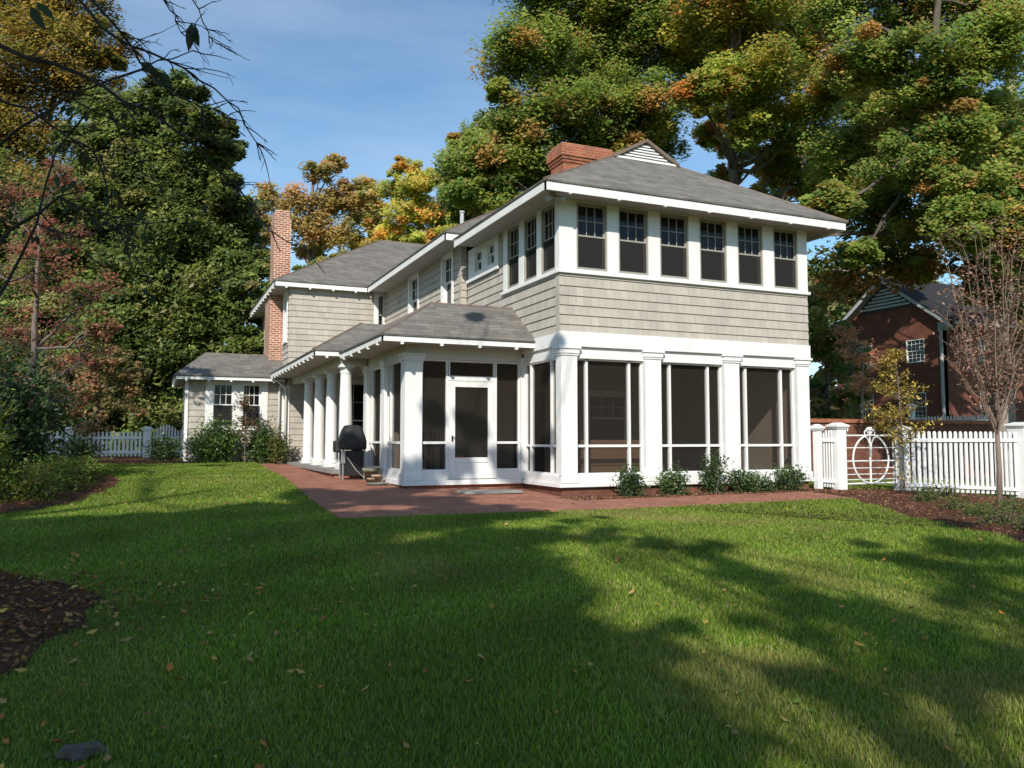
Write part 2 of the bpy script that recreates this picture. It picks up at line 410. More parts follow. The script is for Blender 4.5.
def tree(name, base, blobs, label, cat='tree', group=None, trunk_r=.35, leaf=.2, per=900, colors=None, w=None, mate='leaf', barkm='bark', sub=9, flat=.7, fork=.35, twigs=3, spread=.33, aspect=.6, trunk_pts=None, clumpjit=.22, parts=True, leafjit=.12, crown='crown', cmul=2.35, cz=.75):
    """blobs: (x,y,z,r). Trunk rises from base, forks to every blob; leaves sit in sub-clumps spread through each blob."""
    base = np.array(base, float); root = empty(name, tuple(base), label, cat, group)
    B = np.array(blobs, float); cen = np.average(B[:, :3], axis=0, weights=B[:, 3]**2)
    top = np.array([base[0]*.35+cen[0]*.65, base[1]*.35+cen[1]*.65, B[:, 2].max() - B[:, 3].mean()*.6])
    tp = trunk_pts or limb_path(base, top, 0, 9, .015)
    tp = [np.array(p, float) for p in tp]; mb = MB(); nT = len(tp)
    rad = [trunk_r * (1.35 if i == 0 else 1) * (1 - .82 * i/(nT-1)) for i in range(nT)]
    mb.tube([tp[0] - [0, 0, .4]] + tp, [rad[0]*1.1] + rad, 10)
    P = []; C = []
    for (x, y, z, r) in B:
        c = np.array([x, y, z]); d = [rng.uniform(0, 2.5) + np.linalg.norm((c - q) * [1, 1, 1.0]) + (3.0 if q[2] > c[2] else 0) + (0 if i >= nT*fork else 4*(nT*fork-i)) for i, q in enumerate(tp)]
        i = int(np.argmin(d)); i = max(1, min(nT-2, i)); r0 = min(rad[i]*.6, .05 + .03*np.linalg.norm(c-tp[i])); lp = limb_path(tp[i], c, .05, 6, .05)
        mb.tube(lp, list(np.linspace(r0, max(.012, r0*.3), len(lp))), 6)
        ns = int(1.9*sub * (r/1.5)**1.6) if r > 1.5 else int(1.7*sub)
        sc = unit(ns) * (rng.random((ns, 1))**.45) * r * [1, 1, flat] + c
        for k in range(ns):
            if k < twigs * max(1, r/1.5):
                tpth = limb_path(lp[3 + k % 3], sc[k], .03, 4, .06); mb.tube(tpth, list(np.linspace(r0*.3, .008, 5)), 4, False)
            n = int(.72*per * rng.uniform(.4, 1.5)); rr = r * spread * .82 * rng.uniform(.6, 1.45)
            q = unit(n) * (rng.random((n, 1))**.5) * rr * [1.1, 1.1, cz]; P.append(sc[k] + q)
            cc = pal(colors, 1, clumpjit, w)
            c2 = pal(colors, n, leafjit, w); C.append(cc*.55 + c2*.45)
    mb.build('trunk', M[barkm], root, smooth=True, recalc=False)
    leaves(crown, np.concatenate(P), leaf, np.concatenate(C)*cmul, M[mate], root, aspect, up=.05, helio=.95)
    return root

def blobs_px(lst, D, dj=1.5, zj=0):
    o = []
    for e in lst:
        px, py, r = e[:3]; d = D + (e[3] if len(e) > 3 else rng.uniform(-dj, dj)); p = W(px, py, d); o.append((p[0], p[1], p[2], r*d/F_PX))
    return o

# ================================================================== THE HOUSE
house = empty('house', (3.0, 0, -.1), 'two storey shingled house in taupe with white trim, screened porches and grey hipped roofs', 'house')
EX = .19
def split(u0, u1, z0, z1, holes):
    us = sorted({u0, u1} | {min(max(h[0], u0), u1) for h in holes} | {min(max(h[1], u0), u1) for h in holes}); o = []
    for a, b in zip(us[:-1], us[1:]):
        if b - a < 1e-4: continue
        hs = sorted([(max(h[2], z0), min(h[3], z1)) for h in holes if h[0] <= a + 1e-5 and h[1] >= b - 1e-5 and h[3] > z0 and h[2] < z1]); z = z0
        for h0, h1 in hs:
            if h0 > z + 1e-4: o.append((a, b, z, h0))
            z = max(z, h1)
        if z < z1 - 1e-4: o.append((a, b, z, z1))
    return o
def courses(mb, m, rects, t=.15):
    for a, b, z0, z1 in rects:
        k = math.floor(z0/EX + 1e-6)
        while k*EX < z1 - 1e-4:
            lo, hi = max(z0, k*EX), min(z1, (k+1)*EX)
            dl = -.026 + .02*(lo - k*EX)/EX; dh = -.026 + .02*(hi - k*EX)/EX
            mb.hexa([m(a, dl, lo), m(b, dl, lo), m(b, t, lo), m(a, t, lo), m(a, dh, hi), m(b, dh, hi), m(b, t, hi), m(a, t, hi)])
            k += 1
def shingle_wall(m, u0, u1, z0, z1, holes=(), t=.15, parent=house, name='wall'):
    mb = MB(); courses(mb, m, split(u0, u1, z0, z1, holes), t); return mb.build(name, M['siding'], parent)
def board_wall(name, m, u0, u1, z0, z1, d0, d1, holes=(), material='white', parent=house):
    mb = MB()
    for a, b, c, d in split(u0, u1, z0, z1, holes): mb.box(a, b, d0, d1, c, d, m)
    return mb.build(name, M[material], parent)

def window(m, u0, u1, z0, z1, parent=house, cas=0.0, sashmat='sash', nx=3, ny=2, split_at=.5, low_screen=True, sill=True, low_grid=False, hood=False, name='window'):
    f = MB(); fm = M['white'] if cas else M[sashmat]
    w = .035
    f.box(u0, u0+w, -.012, .13, z0, z1, m); f.box(u1-w, u1, -.012, .13, z0, z1, m); f.box(u0+w, u1-w, -.012, .13, z1-w, z1, m); f.box(u0+w, u1-w, -.02, .13, z0, z0+w+.01, m)
    if cas:
        f.box(u0-cas, u0, -.045, .02, z0-.02, z1+cas, m); f.box(u1, u1+cas, -.045, .02, z0-.02, z1+cas, m); f.box(u0, u1, -.045, .02, z1, z1+cas, m)
        if hood: f.box(u0-cas-.03, u1+cas+.03, -.075, .02, z1+cas, z1+cas+.05, m)
        if sill: f.box(u0-cas-.03, u1+cas+.03, -.08, .02, z0-.085, z0-.02, m)
    fo = f.build(name, fm, parent)
    a, b = u0+w, u1-w; zm = z0 + (z1-z0)*split_at; s = MB(); sw = .032
    # upper sash
    def sash(c0, c1, d, gx, gy):
        s.box(a, a+sw, d, d+.03, c0, c1, m); s.box(b-sw, b, d, d+.03, c0, c1, m); s.box(a+sw, b-sw, d, d+.03, c1-sw, c1, m); s.box(a+sw, b-sw, d, d+.03, c0, c0+sw, m)
        iw = (b-a-2*sw); ih = c1-c0-2*sw
        for i in range(1, gx):
            u = a+sw+iw*i/gx; s.box(u-.009, u+.009, d+.003, d+.022, c0+sw, c1-sw, m)
        for j in range(1, gy):
            z = c0+sw+ih*j/gy; s.box(a+sw, b-sw, d+.005, d+.02, z-.009, z+.009, m)
    sash(zm, z1-w, .035, nx, ny); sash(z0+w+.01, zm+.015, .07, nx if low_grid else 1, ny if low_grid else 1)
    s.build('sash', M[sashmat], fo)
    MB().box(a+.01, b-.01, .05, .054, zm+.012, z1-w-.01, m).build('pane', M['glass'], fo)
    MB().box(a+.01, b-.01, .086, .09, z0+w+.02, zm+.002, m).build('pane', M['glass'], fo)
    if low_screen: MB().box(a+.002, b-.002, .022, .024, z0+w+.01, zm, m).build('insect_screen', M['wscreen'], fo)
    return fo

ff, lf = Fm(0.0), Lm(0.0)
# ---- foundation
fo = MB(); fo.box(.03, 6.2, .035, 12.6, -1.0, .07); fo.build('foundation', M['brick_dark'], house)
fo = MB(); fo.box(-2.52, .03, 1.79, 5.3, -1.0, .10); fo.build('foundation', M['brick'], house)
fo = MB(); fo.box(-3.27, 6.2, 12.6, 20.9, -1.0, .2); fo.build('foundation', M['brick'], house)
# ---- porch floor, base board
fl = MB(); fl.box(.05, 6.15, .05, 5.3, .07, .15); fl.box(-2.5, .05, 1.82, 5.3, .1, .15); fl.build('porch_floor', M['stone'], house)
b_ = MB()
b_.box(-.05, 6.27, -.05, .05, .07, .15); b_.box(0, 6.22, -.02, .10, .15, .30)
b_.box(-.05, .05, .05, 1.70, .07, .15); b_.box(-.02, .10, .10, 1.75, .15, .30)
b_.build('base_board', M['white'], house, bevel=.006)
b_ = MB()
b_.box(-2.62, -.05, 1.70, 1.82, .07, .17); b_.box(-2.57, -1.66, 1.735, 1.85, .17, .35); b_.box(-.63, .0, 1.735, 1.85, .17, .35)
b_.box(-2.62, -2.50, 1.82, 5.36, .07, .17); b_.box(-2.57, -2.45, 1.85, 5.36, .17, .35)
b_.build('base_board', M['white'], house, bevel=.006)
# ---- square pilasters on the front
def pilaster(x0, x1, y0, y1, z0, z1, capz=.14, name='pilaster'):
    p = MB(); p.box(x0, x1, y0, y1, z0, z1); p.box(x0-.025, x1+.025, y0-.025, y1+.02, z0+.001, z0+.13)
    o = p.build(name, M['white'], house, bevel=.006)
    c = MB(); c.box(x0-.02, x1+.02, y0-.02, y1+.02, z1-capz-.04, z1-capz-.01); c.box(x0-.035, x1+.035, y0-.035, y1+.03, z1-capz, z1-.05); c.box(x0-.06, x1+.06, y0-.06, y1+.05, z1-.05, z1)
    c.build('capital', M['white'], o, bevel=.005)
for a, b in ((0, .35), (1.91, 2.29), (3.89, 4.28), (5.88, 6.22)): pilaster(a-.0, b, -.035, .21, .15, 2.80)
pilaster(-2.60, -2.24, 1.715, 2.02, .17, 2.72)
pilaster(-2.60, -2.50, 3.32, 3.58, .17, 2.72)
pilaster(-2.60, -2.50, 4.96, 5.26, .17, 2.72)
p = MB(); p.box(-.065, .05, 1.70, 1.80, .17, 2.72); p.build('corner_post', M['white'], house, bevel=.005)
# ---- screens
def screen_bay(m, u0, u1, mull, z0=.30, z1=2.58, rail=(.84, .89), d=.10, mw=.05):
    f = MB()
    for c in mull: f.box(c-mw/2, c+mw/2, d, d+.09, z0, z1, m)
    f.box(u0, u1, d+.012, d+.07, rail[0], rail[1], m); f.box(u0, u0+.03, d, d+.08, z0, z1, m); f.box(u1-.03, u1, d, d+.08, z0, z1, m)
    f.box(u0+.03, u1-.03, d, d+.08, z1-.03, z1, m); f.box(u0+.03, u1-.03, d-.02, d+.08, z0, z0+.035, m)
    o = f.build('screen_frame', M['white'], house)
    q = MB(); q.add([m(u0+.01, d+.055, z0+.01), m(u1-.01, d+.055, z0+.01), m(u1-.01, d+.055, z1-.01), m(u0+.01, d+.055, z1-.01)], [(0,1,2,3)]); q.build('insect_screen', M['screen'], o)
screen_bay(ff, .35, 1.91, (.63, 1.61)); screen_bay(ff, 2.29, 3.89, (2.59, 3.555)); screen_bay(ff, 4.28, 5.88, (4.555, 5.535))
screen_bay(lf, .21, 1.70, (.47, 1.43), d=.02, mw=.04)
dm = Fm(1.75)
screen_bay(dm, -2.24, -1.68, (), .35, 2.62, (.90, .95), .03); screen_bay(dm, -.62, -.065, (), .35, 2.62, (.90, .95), .03)
lm2 = Lm(-2.55)
screen_bay(lm2, 2.02, 3.32, (2.20, 3.04), .35, 2.62, (.90, .95), .0, mw=.035); screen_bay(lm2, 3.58, 4.96, (3.85, 4.69), .35, 2.62, (.90, .95), .0, mw=.035)
# headers and friezes
h = MB(); h.box(.35, 6.0, .02, .20, 2.58, 2.80); h.box(.0, .16, .22, 1.70, 2.58, 2.80); h.build('porch_header', M['white'], house)
h = MB(); h.box(-.045, 6.27, -.045, .2, 2.80, 3.09); h.box(-.045, .2, .2, 1.75, 2.80, 3.06); h.build('frieze', M['white'], house, bevel=.006)
h = MB(); h.box(-2.58, -.045, 1.73, 1.95, 2.62, 2.93, ); h.box(-2.58, -2.40, 1.95, 5.30, 2.62, 2.93); h.build('frieze', M['beam'], house)
# transom and screen door
d_ = MB(); d_.box(-1.68, -.62, .04, .14, 2.20, 2.30, dm); d_.box(-1.68, -1.65, .035, .14, .17, 2.20, dm); d_.box(-.65, -.62, .035, .14, .17, 2.20, dm); d_.box(-1.70, -.60, .04, .12, 2.585, 2.62, dm)
d_.box(-1.66, -1.63, .03, .12, 2.30, 2.585, dm); d_.box(-.66, -.63, .03, .12, 2.30, 2.585, dm)
door_f = d_.build('door_frame', M['white'], house)
MB().add([dm(-1.63, .09, 2.30), dm(-.66, .09, 2.30), dm(-.66, .09, 2.59), dm(-1.63, .09, 2.59)], [(0,1,2,3)]).build('insect_screen', M['screen'], door_f)
d_ = MB(); A, Bq = -1.645, -.655
d_.box(A, A+.13, .03, .075, .19, 2.19, dm); d_.box(Bq-.13, Bq, .03, .075, .19, 2.19, dm); d_.box(A+.13, Bq-.13, .03, .075, 2.07, 2.19, dm); d_.box(A+.13, Bq-.13, .03, .075, .52, .62, dm); d_.box(A+.13, Bq-.13, .03, .075, .19, .29, dm); d_.box(A+.13, Bq-.13, .045, .07, .29, .52, dm)
d_.box(A+.17, Bq-.17, .038, .05, .32, .49, dm)
dr = d_.build('screen_door', M['white'], house, bevel=.003)
MB().add([dm(A+.13, .055, .62), dm(Bq-.13, .055, .62), dm(Bq-.13, .055, 2.07), dm(A+.13, .055, 2.07)], [(0,1,2,3)]).build('insect_screen', M['screen'], dr)
MB().box(A+.05, A+.075, 0, .035, .96, 1.07, dm).tube([dm(A+.06, .0, 1.03), dm(A+.12, -.015, 1.03)], .009).build('handle', M['dark'], dr)
MB().box(-1.70, -.60, -.03, .1, .13, .19, dm).build('door_sill', M['stone'], house)
# ---- porch room: back wall, ceiling
board_wall('porch_back_wall', Fm(5.0), -2.4, 6.1, .15, 2.9, 0, .12, [(1.2, 2.1, .15, 2.2), (3.4, 4.6, .9, 2.2)], 'tan_wall')
window(Fm(5.0), 3.4, 4.6, .9, 2.2, cas=.09, sashmat='white', low_screen=False)
dq = MB(); dq.box(1.2, 2.1, .03, .08, .15, 2.2, Fm(5.0)); dq.build('back_door', M['dark'], house)
board_wall('porch_side_wall', Lm(6.1), .3, 5.0, .15, 2.8, 0, .1, [], 'tan_wall')
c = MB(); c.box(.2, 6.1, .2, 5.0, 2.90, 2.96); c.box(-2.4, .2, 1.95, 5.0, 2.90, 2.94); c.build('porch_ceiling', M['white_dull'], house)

# ---- second storey front
WX = [(.35, 1.05), (1.31, 2.02), (2.30, 3.02), (3.30, 4.01), (4.30, 4.99), (5.29, 5.98)]
shingle_wall(ff, -.026, 6.25, 3.09, 4.23)
fh = [(a, b, 4.33, 5.68) for a, b in WX]
board_wall('window_band', ff, -.03, 6.25, 4.23, 5.72, -.03, .14, fh)
s = MB(); s.box(-.07, 6.29, -.075, -.02, 4.235, 4.30, ff); s.box(-.075, -.02, -.02, 2.80, 4.235, 4.30); s.build('window_sill', M['white'], house, bevel=.004)
for a, b in WX: window(Fm(-.01), a, b, 4.33, 5.68, split_at=.5)
# left side of the front block
LW = [(.16, .80), (1.00, 1.64), (1.90, 2.54)]
SW = [(3.24, 3.72), (4.03, 4.55)]
shingle_wall(lf, .15, 5.1, 3.06, 4.23)
board_wall('window_band', lf, .14, 2.76, 4.23, 5.72, -.03, .14, [(a, b, 4.33, 5.68) for a, b in LW])
for a, b in LW: window(Lm(-.01), a, b, 4.33, 5.68, split_at=.5)
shingle_wall(lf, 2.76, 5.1, 4.23, 5.72, [(3.05, 4.95, 4.95, 5.72)])
board_wall('window_surround', lf, 3.05, 4.95, 4.95, 5.72, -.045, .12, [(a, b, 5.05, 5.62) for a, b in SW])
for a, b in SW: window(Lm(-.03), a, b, 5.05, 5.62, sashmat='white', nx=2, ny=1, low_grid=True, low_screen=False)
s = MB(); s.box(2.98, 5.02, -.09, -.045, 4.89, 4.96, lf); s.build('window_sill', M['white'], house)
shingle_wall(Lm(6.12), .1, 12.6, 3.0, 5.72, t=.13)
board_wall('east_wall', Lm(6.14), .3, 12.6, .15, 2.99, 0, .08, [], 'white_dull')
# return between the front block and the middle block
shingle_wall(Fm(5.12), -.19, -.03, 3.06, 5.9, name='return_wall')
lm = Lm(-.17)
MW = [(5.78, 6.52, 4.42, 5.84), (8.78, 9.62, 4.42, 5.84)]
shingle_wall(lm, 5.12, 12.6, 2.9, 5.92, MW, t=.12)
for a, b, c_, d_2 in MW: window(lm, a, b, c_, d_2, cas=.11, sashmat='white', nx=2, ny=2, low_screen=False)
shingle_wall(lm, 5.3, 12.6, .2, 2.9, [(7.0, 8.2, .3, 2.3)], t=.12)
window(lm, 7.0, 8.2, .35, 2.3, cas=.1, sashmat='white', nx=3, ny=2, low_screen=False, low_grid=True)
# far wing
fm_ = Fm(12.6)
shingle_wall(fm_, -3.3, -.17, .3, 5.92, [(-.42, -.19, 4.45, 5.84), (-1.66, -.72, .3, 2.86)])
window(fm_, -.42, -.19, 4.45, 5.84, cas=.13, sashmat='sash', nx=2, ny=1, low_screen=False)
window(fm_, -1.66, -.72, .34, 2.86, cas=.1, sashmat='white', nx=2, ny=2, low_screen=False, low_grid=True, name='french_door')
lw3 = Lm(-3.3)
shingle_wall(lw3, 12.62, 21.0, .3, 5.92, [(12.98, 13.62, 4.2, 5.8), (17.9, 18.7, 4.2, 5.8)])
window(lw3, 12.98, 13.62, 4.2, 5.8, cas=.12, sashmat='white', nx=2, ny=2, low_screen=False)
window(lw3, 17.9, 18.7, 4.2, 5.8, cas=.12, sashmat='white', nx=2, ny=2, low_screen=False)
cbd = MB(); cbd.box(-3.35, -3.25, 12.555, 12.65, .3, 2.7); cbd.build('corner_board', M['white'], house)
# interior floors and ceilings
c = MB(); c.box(.14, 6.1, .15, 12.5, 3.0, 3.12); c.box(-.03, .14, 5.3, 12.5, 3.0, 3.12); c.build('upper_floor', M['tan_wall'], house)
c = MB(); c.box(.16, 6.1, .16, 12.5, 5.74, 5.78); c.box(-3.1, 6.1, 12.8, 20.9, 5.9, 5.94); c.build('ceiling', M['tan_wall'], house)
board_wall('room_wall', Fm(3.6), .15, 6.1, 3.12, 5.74, 0, .1, [(2.6, 3.5, 3.12, 5.2)], 'tan_wall')
board_wall('room_wall', Fm(15.5), -3.15, 6.1, .3, 5.9, 0, .1, [], 'tan_wall')
board_wall('room_wall', Lm(1.6), 5.3, 12.5, .3, 5.74, 0, .1, [], 'tan_wall')
# left one storey wing
lwf = Fm(13.05)
LWW = [(-5.54, -4.90), (-4.65, -4.07)]
shingle_wall(lwf, -6.29, -3.34, .28, 2.86, [(-5.74, -3.87, 1.18, 2.86)])
shingle_wall(Lm(-6.29), 13.2, 16.05, .28, 2.86)
board_wall('window_surround', lwf, -5.74, -3.87, 1.18, 2.86, -.045, .12, [(a, b, 1.36, 2.76) for a, b in LWW])
s = MB(); s.box(-5.80, -3.81, -.09, -.045, 1.27, 1.33, lwf); s.build('window_sill', M['white'], house)
for a, b in LWW: window(Fm(13.02), a, b, 1.36, 2.76, sashmat='white', nx=3, ny=2, low_screen=True)
for q4 in ((-6.34, -6.24, 13.0, 13.1), (-3.45, -3.34, 13.0, 13.02)): MB().box(*q4, .28, 2.86).build('corner_board', M['white'], house)
fo = MB(); fo.box(-6.25, -3.3, 13.1, 16.0, -.5, .28); fo.build('foundation', M['brick'], house)
c = MB(); c.box(-6.1, -3.35, 13.2, 16.0, 2.8, 2.84); c.box(-6.1, -3.35, 14.9, 15.0, .3, 2.8); c.build('ceiling', M['tan_wall'], house)
# downspouts beside the left wing
def downspout(pts, r=.038):
    MB().tube(pts, r, 8).build('downspout', M['white'], house, smooth=True)
downspout([(-3.52, 12.93, .3), (-3.52, 12.93, 2.55), (-3.5, 12.75, 2.78)])
downspout([(-3.38, 12.5, .3), (-3.38, 12.5, 2.6), (-3.7, 12.4, 2.86)])

# ---- ROOFS
def eave(parent, pts, ztop, h=.15, th=.03, tails=True, skip=(), gap=.6, tl=.05, material='white'):
    """fascia along a polyline of eave corners, with the rafter tails showing under it"""
    f = MB()
    for i in range(len(pts)-1):
        (x0, y0), (x1, y1) = pts[i], pts[i+1]
        L = math.hypot(x1-x0, y1-y0); ux, uy = (x1-x0)/L, (y1-y0)/L; nx, ny = uy, -ux
        e0 = 0 if i == 0 else .0
        q = lambda s, o, z: (x0+ux*s+nx*o, y0+uy*s+ny*o, z)
        f.hexa([q(0, 0, ztop-h), q(L, 0, ztop-h), q(L, -th, ztop-h), q(0, -th, ztop-h), q(0, 0, ztop), q(L, 0, ztop), q(L, -th, ztop), q(0, -th, ztop)])
    o = f.build('fascia', M[material], parent)
    if tails:
        for i in range(len(pts)-1):
            if i in skip: continue
            (x0, y0), (x1, y1) = pts[i], pts[i+1]
            L = math.hypot(x1-x0, y1-y0); ux, uy = (x1-x0)/L, (y1-y0)/L; nx, ny = uy, -ux
            k = max(1, int(L/gap)); 
            for j in range(k):
                s = (j+.5)*L/k
                q = lambda a, o_, z: (x0+ux*(s+a)+nx*o_, y0+uy*(s+a)+ny*o_, z)
                t = MB(); t.hexa([q(-.028, .012, ztop-h-tl), q(.028, .012, ztop-h-tl), q(.028, -.06, ztop-h-tl), q(-.028, -.06, ztop-h-tl), q(-.028, .012, ztop-h+.002), q(.028, .012, ztop-h+.002), q(.028, -.06, ztop-h+.002), q(-.028, -.06, ztop-h+.002)])
                t.build('rafter_tail', M['white'], parent)
def roof(faces, name='roof'):
    r = MB()
    for f in faces: r.poly(f)
    me = r.build(name, M['roof'], house, recalc=False)
    bm = bmesh.new(); bm.from_mesh(me.data); bmesh.ops.remove_doubles(bm, verts=bm.verts, dist=.002)
    for f in bm.faces:
        if f.normal.z < 0: f.normal_flip()
    bm.to_mesh(me.data); bm.free()
    sm = me.modifiers.new('solid', 'SOLIDIFY'); sm.thickness = .035; sm.offset = 1
    return me
def ridgecap(parent, pairs):
    t = MB()
    for a, b in pairs: t.tube([Vector(a)+Vector((0,0,.02)), Vector(b)+Vector((0,0,.02))], .038, 6)
    t.build('ridge_cap', M['ridge'], parent)
# front block
E1 = 5.80; p1 = .555; zg = E1 + p1*2.88; za = E1 + p1*3.76; yg = 1.72
A0, A1, A2, A3 = (-.65,-.65,E1), (6.87,-.65,E1), (3.99,yg,zg), (2.23,yg,zg); AP = (3.11,yg,za); AB = (3.11,9.5,za)
r1 = roof([[A0, A1, A2, A3], [A0, A3, AP, AB, (.3,9.5,E1+p1*.95), (.3,4.4,E1+p1*.95), (-.65,4.4,E1)], [A1, (6.87,9.5,E1), AB, AP, A2]])
ridgecap(r1, [(A0, A3), (A1, A2)])
E1f = E1 - .005
eave(r1, [(-.63, 4.40), (-.63, -.63), (6.85, -.63), (6.85, 9.0)], E1f, .16, tails=True, skip=(0, 2), gap=1.0, tl=.022)
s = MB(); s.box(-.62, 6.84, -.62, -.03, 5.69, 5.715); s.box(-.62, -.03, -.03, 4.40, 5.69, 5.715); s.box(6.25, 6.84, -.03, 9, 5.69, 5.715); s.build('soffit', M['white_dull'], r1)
# gable vent
g = MB(); g.prism([(2.25, zg-.02), (3.97, zg-.02), (3.11, za-.02)], .02, .06, Fm(yg)); gv = g.build('gable_vent', M['white_dull'], r1)
sl = MB(); k = 6
for i in range(k):
    z = zg + .03 + (za-zg-.1)*i/k; hw = .86*(1-(z+.03-zg)/(za-zg)) - .06
    if hw > .03: sl.hexa([(3.11-hw, yg-.05, z), (3.11+hw, yg-.05, z), (3.11+hw, yg+.015, z+.06), (3.11-hw, yg+.015, z+.06), (3.11-hw, yg-.05, z+.022), (3.11+hw, yg-.05, z+.022), (3.11+hw, yg+.015, z+.08), (3.11-hw, yg+.015, z+.08)])
sl.build('louvre_slats', M['white'], gv)
tr = MB()
for sx in (-1, 1):
    x0, x1 = 3.11+sx*.90, 3.11
    tr.hexa([(x0, yg-.10, zg-.02), (x1, yg-.10, za-.02), (x1, yg-.02, za-.02), (x0, yg-.02, zg-.02), (x0-sx*.0, yg-.10, zg+.07), (x1, yg-.10, za+.055), (x1, yg-.02, za+.055), (x0, yg-.02, zg+.07)])
tr.build('gable_trim', M['ridge'], gv)
bt = MB(); bt.box(2.3, 3.92, yg-.08, yg-.0, zg-.0, zg+.045); bt.build('gable_trim', M['white'], gv)
# middle block
E2 = 6.0; p2 = .6; rr_ = 3.95
B0, B1 = (-.85,4.48,E2), (7.05,4.48,E2); BR0 = (-.85+rr_,4.48+rr_,E2+p2*rr_); BR1 = (BR0[0], 17, BR0[2])
r2 = roof([[B0, B1, BR0], [B0, BR0, BR1, (-.85,17,E2)], [B1, (7.05,17,E2), BR1, BR0]])
ridgecap(r2, [(B0, BR0)])
eave(r2, [(-.83, 12.3), (-.83, 4.5), (.0, 4.5)], E2-.005, .16, tails=False)
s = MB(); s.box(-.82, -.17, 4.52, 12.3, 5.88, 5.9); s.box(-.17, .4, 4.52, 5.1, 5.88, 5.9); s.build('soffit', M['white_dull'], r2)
vp = MB(); q = np.array([.30, 6.38]); zz = E2 + p2*min(q[0]+.85, q[1]-4.48)
vp.tube([(q[0], q[1], zz-.1), (q[0], q[1], zz+.42)], .055, 10); vp.tube([(q[0], q[1], zz+.42), (q[0], q[1], zz+.46)], .075, 10); vp.build('vent_pipe', noisy('galvanised', (.35,.36,.36), (.5,.5,.5), 8, .4, 0), r2, smooth=False)
# far wing
E3 = 6.0
C0, C1 = (-3.84,12.31,E3), (7.3,12.31,E3); yr = 16.9; run = yr-12.31; CR0, CR1 = (-3.84+run, yr, E3+p2*run), (7.3-run, yr, E3+p2*run)
C2, C3 = (-3.84, yr+run, E3), (7.3, yr+run, E3)
r3 = roof([[C0, C1, CR1, CR0], [C0, CR0, C2], [C2, CR0, CR1, C3], [C1, C3, CR1]])
ridgecap(r3, [(C0, CR0), (CR0, CR1)])
eave(r3, [(-3.82, yr+run), (-3.82, 12.33), (-.85, 12.33)], E3-.005, .14, tails=True, gap=.62)
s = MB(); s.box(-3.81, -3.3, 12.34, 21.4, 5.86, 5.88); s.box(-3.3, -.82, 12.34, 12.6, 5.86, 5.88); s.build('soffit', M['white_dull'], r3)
bv = MB(); yv = 14.0; zv = E3 + p2*(yv-12.31); bv.hexa([(.95,yv-.2,zv-.1), (1.35,yv-.2,zv-.1), (1.35,yv+.25,zv+.15), (.95,yv+.25,zv+.15), (.98,yv-.2,zv+.1), (1.32,yv-.2,zv+.1), (1.32,yv+.2,zv+.3), (.98,yv+.2,zv+.3)]); bv.build('roof_vent', M['dark'], r3)
# screened porch and column porch roofs
E4 = 2.97; T4 = 3.83
r4 = roof([[(-3.27,1.05,E4), (0,1.05,E4), (0,2.28,T4), (-1.89,2.28,T4)], [(-3.27,1.05,E4), (-1.89,2.28,T4), (-1.89,6.9,T4), (-3.27,5.6,E4)], [(-1.89,2.28,T4), (0,2.28,T4), (0,5.1,T4), (-.17,5.1,T4), (-.17,6.9,T4), (-1.89,6.9,T4)]])
ridgecap(r4, [((-3.27,1.05,E4), (-1.89,2.28,T4)), ((-1.89,2.28,T4), (0,2.28,T4))])
eave(r4, [(-3.25, 4.9), (-3.25, 1.07), (-.05, 1.07)], E4-.005, .10, gap=.72)
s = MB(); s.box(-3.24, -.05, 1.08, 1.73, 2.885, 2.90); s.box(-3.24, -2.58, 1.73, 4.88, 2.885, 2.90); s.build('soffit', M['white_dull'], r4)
E5 = 3.03; T5 = 3.9
r5 = roof([[(-3.87,4.88,E5), (-1.0,4.88,E5), (-1.0,6.33,T5), (-2.42,6.33,T5)], [(-3.87,4.88,E5), (-2.42,6.33,T5), (-2.42,12.58,T5), (-3.87,12.58,E5)], [(-2.42,6.33,T5), (-.17,6.33,T5), (-.17,12.58,T5), (-2.42,12.58,T5)]])
ridgecap(r5, [((-3.87,4.88,E5), (-2.42,6.33,T5))])
eave(r5, [(-3.85, 12.55), (-3.85, 4.9), (-3.25, 4.9)], E5-.005, .10, gap=.55)
s = MB(); s.box(-3.84, -3.2, 4.91, 12.55, 2.93, 2.95); s.box(-3.2, -2.62, 4.91, 5.3, 2.93, 2.95); s.build('soffit', M['white_dull'], r5)
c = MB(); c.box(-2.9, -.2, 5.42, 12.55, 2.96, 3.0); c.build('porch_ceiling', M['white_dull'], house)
bm_ = MB(); bm_.box(-3.19, -2.91, 4.98, 12.55, 2.74, 2.96); bm_.box(-2.91, -2.6, 4.98, 5.2, 2.74, 2.90); bm_.build('porch_beam', M['beam'], house)
sl = MB(); sl.box(-3.42, -.3, 4.72, 12.55, .20, .30); sl.build('porch_slab', M['stone'], house, bevel=.008)
sl = MB(); sl.box(-3.36, -2.62, 4.78, 12.55, -.6, .20); sl.build('foundation', M['brick'], house)
for yc in (5.14, 6.80, 8.45, 10.17):
    x = -3.05; p = MB(); zc = .30
    p.lathe(x, yc, [(.19,zc+.07), (.195,zc+.10), (.185,zc+.14), (.155,zc+.16), (.15,zc+.2), (.152,zc+.9), (.145,zc+1.5), (.128,zc+2.2), (.128,zc+2.24), (.142,zc+2.255), (.142,zc+2.275), (.128,zc+2.29), (.13,zc+2.33), (.165,zc+2.38)], 24)
    o = p.build('column', M['white'], house, smooth=True)
    q = MB(); q.box(x-.2, x+.2, yc-.2, yc+.2, zc, zc+.07); q.build('base', M['white'], o); q = MB(); q.box(x-.175, x+.175, yc-.175, yc+.175, zc+2.38, zc+2.44); q.build('capital', M['white'], o)
